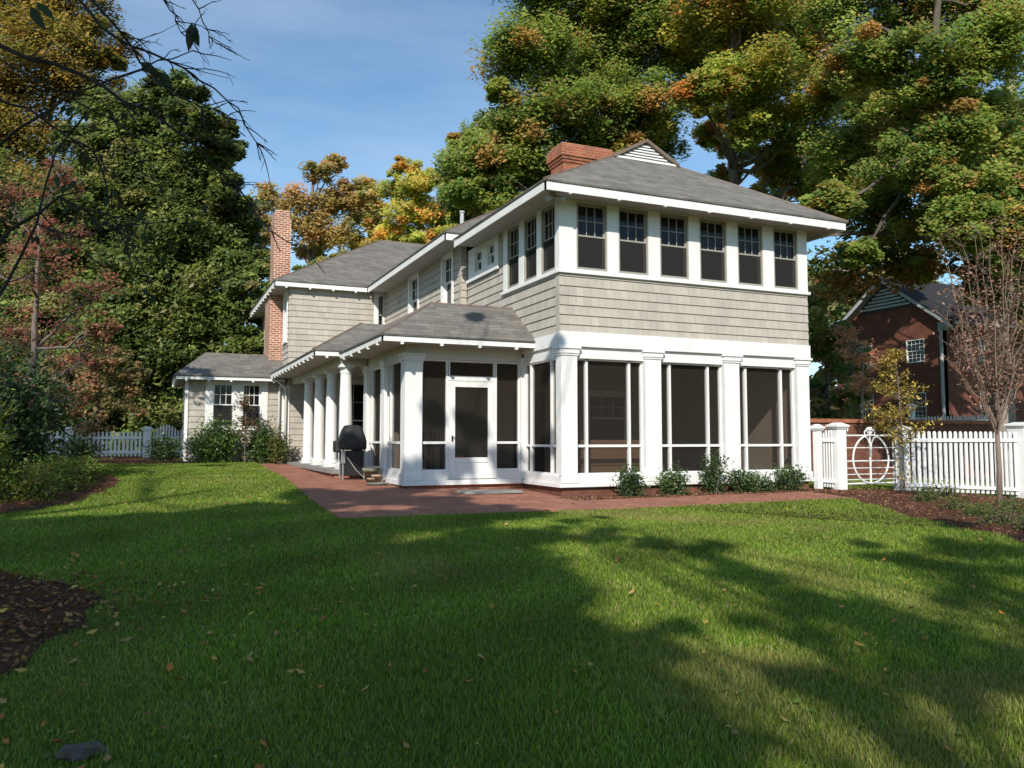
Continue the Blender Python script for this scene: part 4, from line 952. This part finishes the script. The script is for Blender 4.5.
tree('bushy_tree', gbase(345, 56), blobs_px([(345,262,18),(365,262,16),(325,268,16),(390,262,18),(310,275,16),(420,262,16),(445,258,16)], 56, 2), 'low dark green tree peeping over the far hipped roof', trunk_r=.25, leaf=.32, per=150, colors=MAG, sub=9, spread=.34)
# --- right middle distance: between the house and the neighbour
tree('bushy_tree', gbase(828, 38), blobs_px([(822,300,26),(842,360,30),(820,390,26),(845,330,14),(832,335,22),(846,395,20),(812,350,24),(825,415,24),(800,400,24),(815,435,20),(850,425,20),(835,280,20),(800,320,24),(815,310,20,5),(822,345,22,5),(812,380,22,5),(838,372,22,5),(838,290,20,8),(805,270,20,6)], 38, 1.5), 'loose green tree in the gap between the white porch and the brick house', trunk_r=.16, leaf=.2, per=110, colors=[(.05,.09,.025),(.09,.12,.035),(.16,.14,.04),(.2,.1,.07),(.03,.06,.02)], sub=12, spread=.33)
tree('small_tree', gbase(866, 35), blobs_px([(856,352,18),(872,362,16),(845,335,16),(862,385,14)], 35, 1), 'sparse twiggy tree with a few pinkish leaves before the brick gable', trunk_r=.1, leaf=.13, per=26, colors=[(.3,.12,.08),(.25,.16,.09),(.2,.1,.06)], sub=12, spread=.4, twigs=10, barkm='bark_pale')
tree('bushy_tree', gbase(1010, 62), blobs_px([(980,330,50),(1040,300,60),(900,270,36),(850,290,36),(820,300,40),(1060,380,60),(780,330,50)], 70, 3), 'hazy green tree far behind the brick house', trunk_r=.3, leaf=.5, per=130, colors=[(.07,.10,.04),(.11,.13,.05),(.14,.12,.05)], sub=12, spread=.36)

# --- pink leaved multi-stem sapling before the right fence
sp = PGp(997, 508); q = W(997, 440, 13.7); sp = np.array([q[0], q[1], G(q[0], q[1])])
sr = empty('sapling', tuple(sp), 'upright multi stemmed sapling with sparse pinkish dry leaves before the picket fence', 'tree')
mb = MB(); P = []
fork = W(997, 430, 13.7); mb.tube([sp - [0,0,.2], sp + (fork-sp)*.5 + [.02,0,0], fork], [.055,.042,.036], 8)
tips = [(945,262),(955,300),(962,245),(975,238),(985,300),(990,225),(1002,232),(1010,290),(1015,245),(1022,262),(1032,250),(1040,290),(968,330),(1005,330),(1028,330),(950,345),(1035,350),(940,240),(1045,235),(978,280),(958,280),(970,360),(1018,370),(992,350),(1008,262),(947,320),(1030,300),(980,235)]
for i, (a, b) in enumerate(tips):
    tip = W(a, b, 13.7 + rng.uniform(-.7,.7)); st_ = fork + (0,0,-.05) + np.array([0,0,rng.uniform(-.2,.5)]); k = 9; pts = []
    for j in range(k+1):
        t = j/k; p = st_ + (tip-st_)*np.array([t**.8, t**.8, t]) ; p[2] = st_[2] + (tip[2]-st_[2])*t; pts.append(p + rng.normal(size=3)*.025*(0 < j < k))
    pts = [np.array(p) for p in pts]; mb.tube(pts, list(np.linspace(.017, .004, k+1)), 5, False)
    for j in range(2, k+1):
        for _ in range(3):
            e = pts[j] + unit(1)[0]*[.22,.22,.12] + [0,0,.16]; mb.tube([pts[j], (pts[j]+e)/2 + rng.normal(size=3)*.015, e], [.005,.004,.002], 3, False)
            n = rng.integers(2, 8); P.append(e + rng.normal(size=(n,3))*.055); 
        n = 4; P.append(pts[j] + rng.normal(size=(n,3))*.05)
mb.build('stems', M['bark_sap'], sr, smooth=True, recalc=False)
P = np.concatenate(P); leaves('foliage', P, .056, pal([(.30,.15,.12),(.24,.12,.10),(.36,.21,.16),(.2,.13,.08)], len(P)), M['leaf_dry'], sr, .55)
# --- golden young conifer-like tree before the post
q = W(903, 445, 18.7); gb = np.array([q[0], q[1], G(q[0], q[1])]); gr2 = empty('young_tree', tuple(gb), 'small golden leaved young tree before the white post right of the gate', 'tree')
mb = MB(); topg = W(896, 358, 18.7); mb.tube([gb-[0,0,.1], gb*.5+topg*.5+[.03,0,0], topg], [.028,.02,.005], 7); P = []
for i in range(40):
    t = rng.uniform(.3, 1); p = gb + (topg-gb)*t; L = .95*(1-t)**.7 * (1 if t > .42 else (t-.2)/.22) + .08; a = rng.uniform(0, 6.28); e = p + [math.cos(a)*L, math.sin(a)*L, .35*L + .1]
    mb.tube([p, (p+e)/2 + [0,0,-.02], e], [.008,.006,.003], 4, False)
    for s in np.linspace(.3, 1.05, 7): n = 11; P.append(p + (e-p)*s + rng.normal(size=(n,3))*.065)
n = 260; P.append(np.stack([rng.normal(gb[0], .13, n), rng.normal(gb[1], .1, n), rng.uniform(gb[2]+.1, gb[2]+1.7, n)], 1))
mb.build('stems', M['bark_grey'], gr2, recalc=False); P = np.concatenate(P); leaves('foliage', P, .07, pal([(.42,.29,.06),(.32,.23,.05),(.48,.36,.10),(.16,.15,.04)], len(P)), M['leaf_dry'], gr2, .5)

# --- shrubs
def shrub(name, x, y, w, h, label, colors, leaf=.07, n=2600, group=None, gloss=True, wts=None, loose=.0, z=None):
    z = G(x, y) if z is None else z
    r = empty(name, (x, y, z), label, 'shrub', group); mb = MB(); P = []; C = []
    k = max(7, int(16*w)); per = max(12, n//k)
    for i in range(k):
        a = rng.uniform(0, 6.28); rr_ = math.sqrt(rng.random())*w*.5; hh = h*(1-.35*(rr_/(w*.5))**2)*rng.uniform(.62, 1.08)
        e = np.array([x+math.cos(a)*rr_, y+math.sin(a)*rr_, z+hh]); b0 = np.array([x+math.cos(a)*rr_*.2, y+math.sin(a)*rr_*.2, z-.03])
        m1 = b0*.5+e*.5 + rng.normal(size=3)*.04; mb.tube([b0, m1, e], [.014,.009,.004], 5, False)
        t = rng.random((per,1))**(.7-loose*.1); base_ = b0 + (e-b0)*(.12+.9*t) ; sg = (.07 + .17*w*(1-loose)) * (1.1-.55*t)
        P.append(base_ + rng.normal(size=(per,3))*sg*[1,1,.75]); C.append(pal(colors, 1, .25, wts)*.5 + pal(colors, per, .2, wts)*.5)
    P = np.concatenate(P); P[:, 2] = np.maximum(P[:, 2], z+.03); mb.build('stems', M['bark_grey'], r, recalc=False)
    leaves('foliage', P, leaf, np.concatenate(C)*1.35, M['leaf_gloss' if gloss else 'leaf'], r, .45, up=.2, helio=.5)
HOLLY = [(.025,.055,.015), (.045,.08,.02), (.07,.11,.03), (.02,.04,.012)]
for (px, w, h, lb) in ((629,.55,.72,'leftmost low holly shrub in the bed before the first screen bay'), (674,.6,.55,'low dark shrub in the bed beside the second pilaster'), (716,.62,.82,'tallest dark shrub in the bed before the second screen bay'),
                       (746,.62,.62,'low shrub in the bed before the third pilaster'), (789,.65,.62,'rightmost shrub in the bed before the third screen bay'), (765,.3,.35,'smallest shrub in the bed, between the two right ones')):
    p = W(px, 480, 1); d = p - CAM; t = (-.42 - CAM[1])/d[1]; x = CAM[0] + d[0]*t
    shrub('holly_shrub', x, -.42, w, h, lb, HOLLY, .06, int(1500*w/.6), 'low shrubs along the front porch', loose=.4)
LG = [(.05,.10,.02), (.09,.15,.03), (.14,.19,.04), (.035,.07,.015)]
shrub('laurel_shrub', -5.55, 12.35, 1.35, 1.35, 'large bright green shrub under the left wing windows', LG, .09, 5200, 'shrubs along the left wing', loose=.0)
shrub('laurel_shrub', -4.05, 12.45, 1.0, 1.25, 'medium green shrub right of the sapling at the left wing', [(.04,.08,.02),(.07,.11,.025),(.03,.055,.015)], .09, 3200, 'shrubs along the left wing')
shrub('laurel_shrub', -3.62, 11.75, .5, 1.15, 'slender loose shrub beside the porch columns', [(.05,.09,.02),(.1,.12,.03),(.16,.10,.04)], .08, 1100, 'shrubs along the left wing', loose=.3)
shrub('laurel_shrub', -6.9, 13.6, .75, .8, 'small dark shrub before the arched picket gate', HOLLY, .09, 1700)
# small brown leaved tree before the left wing
q = W(239, 445, 25.6); sb = np.array([q[0], 12.2, G(q[0], 12.2)]); sb[0] = -4.62
tr_ = empty('young_tree', tuple(sb), 'thin young tree with brown and olive leaves before the left wing windows', 'tree'); mb = MB(); tz = sb[2]
mb.tube([sb-[0,0,.1], sb+[.02,0,.9], sb+[0,0,1.7], sb+[.02,0,2.35]], [.03,.026,.018,.005], 7); P = []
for i in range(26):
    h0 = rng.uniform(.75, 2.1); a = rng.uniform(0, 6.28); L = rng.uniform(.25, .6); e = sb + [math.cos(a)*L, math.sin(a)*L, h0+.25*L]; mb.tube([sb+[.01,0,h0], e], [.008,.003], 4, False); n = 34
    P.append(sb + [.01,0,h0] + (e-sb-[.01,0,h0])*rng.random((n,1)) + rng.normal(size=(n,3))*.06)
mb.build('stems', M['bark_grey'], tr_, recalc=False); P = np.concatenate(P); leaves('foliage', P, .075, pal([(.16,.11,.05),(.12,.12,.04),(.24,.08,.05),(.09,.1,.03)], len(P)), M['leaf_dry'], tr_, .5)
# left border
DK = [(.012,.028,.010), (.02,.042,.013), (.03,.055,.016), (.05,.075,.02)]
AZ = [(.05,.10,.012), (.08,.135,.018), (.12,.16,.025), (.15,.11,.03)]
YL = [(.13,.16,.03), (.2,.2,.04), (.08,.12,.02)]
shrub('evergreen_shrub', -10.3, 4.6, 3.0, 2.7, 'big dark evergreen shrub at the left edge behind the azaleas', DK, .11, 12000, 'dark evergreen shrubs in the left border')
shrub('evergreen_shrub', -10.3, 7.6, 2.0, .85, 'lower dark evergreen shrub next to the white fence', DK, .11, 7000, 'dark evergreen shrubs in the left border')
shrub('evergreen_shrub', -12.4, 2.0, 3.2, 3.2, 'dark evergreen shrub outermost at the left picture edge', DK, .11, 11000, 'dark evergreen shrubs in the left border')
shrub('evergreen_shrub', -9.1, 11.6, 1.0, .75, 'small round dark shrub in front of the white picket fence', DK, .09, 2200, 'dark evergreen shrubs in the left border')
shrub('variegated_shrub', -9.55, .55, 1.0, 1.75, 'yellow green broad leaved shrub at the left edge in sunlight', YL, .12, 1500, loose=.2)
for i, (x, y, w, h, lb) in enumerate(((-8.95, .55, .9, .48, 'azalea nearest the lawn with yellowing leaves'), (-8.72, 2.1, .95, .5, 'bright green azalea in the middle of the row'), (-8.5, 3.6, .85, .45, 'farthest small azalea of the row by the left border'))):
    shrub('azalea_shrub', x, y, w, h, lb, AZ, .055, 3200, 'azaleas edging the left lawn', gloss=False, loose=.1)
# weeds and creepers at the right bed
for i, (px, D_, w, h, lb) in enumerate(((925,14.6,.4,.22,'straggly green brown weed left of the pink sapling'), (955,13.2,.45,.2,'low weed in the mulch before the long picket fence'), (1012,12.8,.8,.22,'green weed clump at the foot of the pink sapling'), (972,12.2,.5,.16,'flat weed patch in the dark mulch below the sapling'),
    (1000,11.2,.9,.2,'wide green weed clump at the mulch edge by the lawn'), (1035,10.4,.9,.26,'weed clump cut by the right picture edge'), (940,17.6,.7,.3,'dry brown weed along the bottom of the picket fence'))):
    q = W(px, 450, D_); shrub('weed_clump', q[0], q[1], w, h, lb, [(.05,.09,.02),(.12,.12,.035),(.035,.065,.015)], .045, 650, 'weed clumps in the right bed', gloss=False, loose=.5)

# --- trees behind the camera: their shade falls on the lawn (kept out of frame)
SH = np.array([math.sin(SUN_AZ), math.cos(SUN_AZ)])
def cast(px, py, h, r, gpt=None):
    g = PGp(px, py) if gpt is None else gpt; t = (h - g[2]) / math.tan(SUN_EL); return (g[0]-SH[0]*t, g[1]-SH[1]*t, h, r)
DENSE = []
for (px, py) in ((10,538),(60,530),(120,526),(185,522),(245,518),(290,508),(325,497),(100,545),(180,540),(250,538),(320,530),(375,522),(430,518),(485,512),(420,504),(365,496),(60,580),(160,570),(260,570),(350,565),(430,555),(478,548),(460,590),(380,610),(260,620),(140,630),(40,640),(60,720),(180,710),(300,690),(420,660),(430,735),(300,760),(150,766),(20,560),(90,560)):
    DENSE.append(cast(px, py, rng.uniform(9.5, 14.5), rng.uniform(.85, 1.15)*(1.0 if py > 540 else .9)))
D1 = [b for b in DENSE if b[0] < np.median([q[0] for q in DENSE])]; D2 = [b for b in DENSE if b not in D1]
for x_ in np.linspace(-11.5, -6.3, 13): D1.append(cast(0, 0, rng.uniform(12, 16), .75, (x_, 17, .9)))
def castree(bl, label, cols=OAK_G, per=330, sub=9, tr=.35, spread=.42):
    a = np.array(bl); c = a.mean(0); tree('shade_tree', (c[0]-1.0, c[1]-3.5, G(c[0], c[1])-.1), bl, label, group='trees behind the camera shading the lawn', trunk_r=tr, leaf=.2, per=per, colors=cols, sub=sub, spread=spread, fork=.4)
castree(D1, 'dense shade tree behind the camera, left of the two big ones'); castree(D2, 'dense shade tree behind the camera, right of the two big ones')
SPARSE = [cast(px, py, rng.uniform(8, 13), r) for px, py, r in ((598,536,.42),(640,543,.36),(685,553,.32),(725,566,.3),(765,580,.28),(810,596,.3),(850,610,.32),(900,628,.3),(950,645,.34),(1000,660,.3),(985,600,.28),(905,556,.28),(950,565,.3),(1005,578,.4),
    (780,628,.2),(845,692,.24),(880,710,.22),(665,626,.2),(618,700,.28),(655,745,.28),(735,757,.26),(595,745,.34),(598,640,.16),(1020,535,.45),(965,528,.32),(1045,560,.6),(590,522,.25))]
_o = []
for b in SPARSE:
    for _ in range(3): _o.append((b[0]+rng.normal()*b[3]*.75, b[1]+rng.normal()*b[3]*.9, b[2]+rng.normal()*b[3]*.8, b[3]*rng.uniform(.28,.55)))
SPARSE = _o
S1 = [b for b in SPARSE if b[0] < np.median([q[0] for q in SPARSE])]; S2 = [b for b in SPARSE if b not in S1]
for S_, lb in ((S1, 'thin crowned shade tree behind the camera, nearer the left'), (S2, 'thin crowned shade tree behind the camera, farthest right')): castree(S_, lb, per=55, sub=4, tr=.16, spread=.6)
# dapples on the screened porch front, its roof and the brick house
PB = []
for g, r in (((-1.6,1.7,.6),.35), ((-.4,1.7,.5),.35), ((-2.3,1.7,.35),.3), ((-2.0,1.7,1.6),.14), ((-1.2,1.7,1.3),.25), ((0,.8,.8),.3), ((-2.6,1.6,.2),.3), ((-1.0,1.9,3.5),.13), ((0,.35,2.6),.2), ((-2.6,3.4,.5),.3), ((-2.6,4.4,.4),.3)):
    PB.append(cast(0, 0, rng.uniform(9, 11.5), r, g))
castree(PB, 'slender shade tree behind the camera dappling the screen door', per=110, sub=6, tr=.14, spread=.5)
NB = []
for _ in range(15):
    g = (32, rng.uniform(16, 25), rng.uniform(1, 9)); NB.append(cast(0, 0, rng.uniform(g[2]+4, 17), rng.uniform(.7, 1.2), g))
for _ in range(24): g = (rng.uniform(34, 46), 16.6, rng.uniform(.5, 10)); NB.append(cast(0, 0, rng.uniform(g[2]+3, 17), rng.uniform(.8, 1.3), g))
for _ in range(12): g = (rng.uniform(14, 28), 8, rng.uniform(.5, 1.5)); NB.append(cast(0, 0, rng.uniform(6, 12), .6, g))
a = np.array(NB); tree('shade_tree', (26.0, 4.0, -.7), [b for b in NB if b[0] > 21.5], 'shade tree off to the right before the brick house', trunk_r=.4, leaf=.25, per=260, colors=OAK_G, sub=9, spread=.4)

# --- overhanging twigs of a small tree just left of the camera
tb_ = empty('small_tree', (-10.2, -11.2, G(-10.2, -11.2)), 'bare twigs with a few dangling leaves hanging into the top left corner, close by', 'tree'); mb = MB()
base_ = np.array([-10.4, -11.0, G(-10.4, -11)-.1]); mb.tube([base_, base_+[.1,0,1.4], base_+[.0,.1,2.6], base_+[.2,.1,3.6]], [.07,.06,.045,.02], 9)
LP = []
def twig(pts, r0, nb=8, bl=.35, droop=-.25, D=None, leafy=0):
    q = [W(a, b, d) for a, b, d in pts]
    fine = [q[0]]
    for i in range(len(q)-1):
        for t in (.33, .66, 1): fine.append(q[i] + (q[i+1]-q[i])*t + rng.normal(size=3)*.008)
    mb.tube(fine, list(np.linspace(r0, .0022, len(fine))), 6, False)
    for k in range(nb):
        i = rng.integers(len(fine)//4, len(fine)); p = fine[i]; dirn = (rt*rng.uniform(.2, 1) + up0*rng.uniform(-.9, .45) + f0*rng.uniform(-.4,.4)); dirn = dirn/np.linalg.norm(dirn); L = bl*rng.uniform(.3, 1); pp = [p]
        for s in range(5): dirn = dirn + up0*droop*.3 + rng.normal(size=3)*.16; dirn /= np.linalg.norm(dirn); pp.append(pp[-1] + dirn*L/5)
        mb.tube(pp, list(np.linspace(.0032, .0011, 6)), 4, False)
        for _ in range(2):
            j = rng.integers(1, 5); d2 = unit(1)[0]*.7 + dirn; d2 /= np.linalg.norm(d2); mb.tube([pp[j], pp[j]+d2*L*.12, pp[j]+d2*L*.2+up0*-.01], [.0016,.0012,.0009], 3, False)
        if rng.random() < leafy: LP.append(pp[-1])
twig([(-60,10,3.4),(0,48,3.4),(80,75,3.4),(150,112,3.4),(205,152,3.4),(250,200,3.5),(280,250,3.5)], .012, 16, .35)
twig([(-40,170,3.6),(20,130,3.5),(70,95,3.5),(140,70,3.4),(190,50,3.4)], .008, 8, .3)
twig([(50,-40,3.6),(100,30,3.5),(150,50,3.5),(200,80,3.6),(240,110,3.6),(262,160,3.6)], .008, 16, .3)
twig([(-30,290,3.2),(10,230,3.2),(60,200,3.2),(110,215,3.2),(140,260,3.2)], .009, 12, .35, leafy=.8)
twig([(-30,90,3.9),(30,110,3.9),(90,150,3.9),(110,190,3.9),(100,240,3.9)], .008, 12, .3, leafy=.7)
twig([(-20,330,3.6),(20,260,3.6),(60,150,3.6),(95,100,3.6)], .008, 12, .4, leafy=.6)
twig([(150,-30,3.8),(170,10,3.8),(185,30,3.8)], .005, 10, .22)
twig([(110,110,3.5),(130,150,3.5),(150,180,3.5)], .004, 5, .2, leafy=.4)
tp_ = base_ + [.1,.05,3.1]
for a, b, d in ((-60,10,3.4),(-40,170,3.6),(50,-40,3.6),(-30,290,3.2),(-30,90,3.9),(-20,330,3.6),(150,-30,3.8)):
    q = W(a, b, d); mid = (tp_+q)/2 + np.array([0,0,.5 if b < 50 else .1]); 
    if b < 0: mid = mid + [0, 0, .9]
    mb.tube([tp_ - [0,0,.3], mid, q], [.03,.018,.011], 7, False)
twig([(60,-30,3.2),(110,20,3.2),(140,60,3.3),(175,95,3.3),(215,110,3.3),(245,135,3.3)], .006, 18, .25)
twig([(180,-20,4.0),(205,20,4.0),(215,45,4.0)], .004, 10, .2)
twig([(0,60,4.2),(70,100,4.2),(130,130,4.2),(190,165,4.2),(235,185,4.2)], .006, 16, .3)
mb.build('branches', M['bark_dark'], tb_, recalc=False)
LV = []
def bigleaf(p, L, w, ax):
    ax = ax/np.linalg.norm(ax); s = np.cross(ax, f0 + rng.normal(size=3)*.5); s /= np.linalg.norm(s); nn = np.cross(ax, s)
    return [p, p+ax*L*.3+s*w+nn*w*.3, p+ax*L*.65+s*w*.75+nn*w*.2, p+ax*L, p+ax*L*.65-s*w*.75+nn*w*.2, p+ax*L*.3-s*w+nn*w*.3]
for (a, b, D_) in ((192,22,3.4),(188,30,3.4),(192,26,3.4),(196,24,3.4),(150,70,3.4),(160,72,3.4),(140,62,3.4),(36,2,3.3),(30,6,3.3),(155,64,3.4)):
    LV.append(bigleaf(W(a, b, D_), rng.uniform(.09,.15), .022, rt*rng.uniform(-.2,1) - up0*rng.uniform(.2,.9)))
for p in LP:
    for _ in range(rng.integers(2, 5)): LV.append(bigleaf(p + rng.normal(size=3)*.025, rng.uniform(.035,.06), .011, unit(1)[0]*.6 - up0))
LV = np.array(LV); fastmesh('leaves', LV, 6, pal([(.02,.035,.01),(.03,.045,.012),(.035,.03,.012)], len(LV)), M['leaf'], tb_)

# ================================================================== GRASS AND LITTER
def samp(n, D0, D1, pw):
    D = (rng.random(n)*(D1**pw-D0**pw)+D0**pw)**(1/pw); lat = rng.uniform(-.72, .72, n)*D; return CAM[0]+f0[0]*D+rt[0]*lat, CAM[1]+f0[1]*D+rt[1]*lat, D
def nzf(x, y, s, seed):
    r_ = np.random.default_rng(seed); v = 0
    for _ in range(9):
        a = r_.uniform(0, 6.28); f = s*r_.uniform(.5, 2.2); v = v + np.sin((x*math.cos(a)+y*math.sin(a))*f + r_.uniform(0, 6.28))
    return v/3
x, y, D = samp(800000, 2.6, 27, .85)
bad = (inpoly(PATIO, x, y) | inpoly(BED_R, x, y) | inpoly(BED_B, x, y) | inpoly(BED_L, x, y) | inpoly(BED_N, x, y) | ((x > -3.4) & (y > .0) & (x < 6.3)))
x, y, D = x[~bad], y[~bad], D[~bad]; n = len(x); z = gnd(x, y)
hgt = (.018 + .024*rng.random(n)) * (1 + .25*nzf(x, y, 1.2, 3)).clip(.5, 1.6) * (1 + .012*D); wd = (.0020 + .0007*D) * rng.uniform(.6, 1.3, n)
ang = rng.uniform(0, 6.28, n); ln = rng.uniform(.1, .8, n)*hgt; la = rng.uniform(0, 6.28, n)
Pb = np.stack([x, y, z-.002], 1); sx = np.stack([np.cos(ang)*wd, np.sin(ang)*wd, 0*x], 1); tip = np.stack([x+np.cos(la)*ln, y+np.sin(la)*ln, z+hgt], 1)
V = np.stack([Pb-sx, Pb+sx, tip], 1)
pt = nzf(x, y, 1.0, 7) + .5*nzf(x, y, 3.2, 8) + .25*rng.normal(size=n); dry = ((pt-.35)/1.0).clip(0, 1)*.55 * np.interp((x-CAM[0])*rt[0]+(y-CAM[1])*rt[1], [-2.5, 1.0], [.25, 1])
C = pal([(.135,.215,.024),(.18,.265,.032),(.24,.305,.045),(.09,.155,.018)], n, .17); C = C*(1-dry[:, None]) + np.array([.34,.25,.11])*dry[:, None]; C[rng.random(n) < .06] = (.34,.27,.13)
C *= (1 + .13*nzf(x, y, 2.2, 9))[:, None].clip(.6, 1.5)
tag(fastmesh('grass', V, 3, C, M['blade']), 'short green lawn grass with yellowed patches', 'grass', kind='stuff')
# clover and broad weeds
x, y, D = samp(9000, 2.8, 20, 1.0); bad = (inpoly(PATIO, x, y) | inpoly(BED_R, x, y) | inpoly(BED_B, x, y) | inpoly(BED_L, x, y) | inpoly(BED_N, x, y) | ((x > -3.4) & (y > .0))) | (nzf(x, y, 1.6, 21) < .2); x, y = x[~bad], y[~bad]
o = leaves('clover', np.stack([x, y, gnd(x, y)+rng.uniform(.02,.05,len(x))], 1), .03, pal([(.09,.17,.03),(.13,.21,.04)], len(x)), M['blade'], aspect=.8, up=2); tag(o, 'low clover and broad weeds scattered in the grass', 'weeds', kind='stuff')
# fallen leaves
LC = [(.30,.16,.06),(.24,.10,.04),(.32,.21,.09),(.14,.07,.035),(.36,.14,.035),(.38,.25,.06),(.1,.05,.03)]
x, y, D = samp(1500, 3, 17, 1.1); bad = inpoly(PATIO, x, y) | ((x > -3.4) & (y > 0)) | (rng.random(len(x)) > np.interp(depth_of(x, y)*0 + ((x-CAM[0])*rt[0]+(y-CAM[1])*rt[1])/D, [-.7, -.1, .3, .7], [1, .5, .25, .35])); x, y = x[~bad], y[~bad]
ex = rng.normal(size=(150,2))*[.8,.9] + np.array([[-7.1,-7.4]]); x = np.concatenate([x, ex[:,0]]); y = np.concatenate([y, ex[:,1]])
Pa = [np.stack([x, y, gnd(x, y)+.045+0*x], 1)]; Sz = [np.full(len(x), .06)]
def litter(poly, n, box, s, zz):
    x = rng.uniform(box[0], box[1], n); y = rng.uniform(box[2], box[3], n); k = inpoly(poly, x, y); x, y = x[k], y[k]; return np.stack([x, y, gnd(x, y)+zz+rng.uniform(0,.015,len(x))], 1)
o = leaves('fallen_leaves', Pa[0], .047, pal(LC[:1]+LC[2:3]+LC[4:6]+LC[1:2], len(Pa[0]))*1.35, M['leaf_dry'], aspect=.6, up=1.6); tag(o, 'scattered orange and tan fallen leaves on the shaded lawn', 'leaves', kind='stuff')
Q = np.concatenate([litter(BED_N, 5200, (-10.5,-7.3,-9.6,-5.5), .05, .03), litter(BED_L, 1500, (-10,-7.6,-2,8), .05, .035)]); ex = rng.normal(size=(420,2))*[.45,.55] + np.array([[-7.75,-7.2]]); ex = ex[~inpoly(BED_N, ex[:,0], ex[:,1])]; Q = np.concatenate([Q, np.stack([ex[:,0], ex[:,1], gnd(ex[:,0], ex[:,1])+.04], 1)])
o = leaves('leaf_litter', Q, .042, pal(LC, len(Q)) * .75, M['leaf_dry'], aspect=.6, up=1.2); tag(o, 'tan leaf litter covering the left mulch beds', 'leaves', kind='stuff')
Q = np.concatenate([litter(BED_R, 9000, (-.4,6.4,-1.1,0), .05, .02), litter(BED_R, 26000, (1.2,15,-9,0), .05, .02), litter(BED_B, 3500, (-10,-3.4,10.8,13.5), .05, .02)]); o = leaves('bark_chips', Q, .045, pal([(.26,.12,.07),(.18,.08,.05),(.34,.2,.13),(.12,.05,.035)], len(Q)), M['leaf_dry'], aspect=.4, up=1); tag(o, 'reddish bark chips covering the beds along the house and fence', 'mulch', kind='stuff')
x, y = rng.uniform(-5,5,260), rng.uniform(-3.2,0,260); k = inpoly(PATIO, x, y); o = leaves('patio_leaves', np.stack([x[k], y[k], gnd(x[k], y[k])+.035], 1), .045, pal(LC, int(k.sum())), M['leaf_dry'], up=2); tag(o, 'small dry leaves strewn over the brick patio', 'leaves', kind='stuff')
# clumps of grass creeping over the paving and bed edges
# half buried stone near the camera
p = PGp(84, 755); bm = bmesh.new(); bmesh.ops.create_icosphere(bm, subdivisions=3, radius=1)
for v in bm.verts: v.co = Vector((v.co.x*.10, v.co.y*.07, v.co.z*.028)) * (1 + .25*math.sin(v.co.x*5+1)*math.cos(v.co.y*4)) + Vector((random.uniform(-.004,.004), random.uniform(-.004,.004), random.uniform(-.003,.003)))
me = bpy.data.meshes.new('stone'); bm.to_mesh(me); bm.free(); me.materials.append(M['rock']); o = bpy.data.objects.new('stone', me); COL.objects.link(o); o.location = (p[0], p[1], p[2]+.015); o.rotation_euler = (.1,.1,.5); tag(o, 'flat grey brown stone half sunk in the shaded grass at bottom left', 'stone')
# far woods closing the horizon
x = []; 
for a in np.linspace(-.2, 2*math.pi-.2, 260): r_ = rng.uniform(120, 150); x.append((20+r_*math.cos(a), 20+r_*math.sin(a), rng.uniform(2, 9)))
c = np.repeat(np.array(x), 130, 0); Q = c + rng.normal(size=c.shape)*[3.2,3.2,3.0]; Q[:, 2] = np.abs(Q[:, 2]); cc = np.repeat(pal([(.05,.07,.03),(.09,.09,.035),(.13,.09,.03)], 260, .2), 130, 0)
o = leaves('far_woods', Q, 1.3, cc, M['leaf'], aspect=.8); tag(o, 'distant woods in green and rust along the horizon', 'woods', kind='stuff')
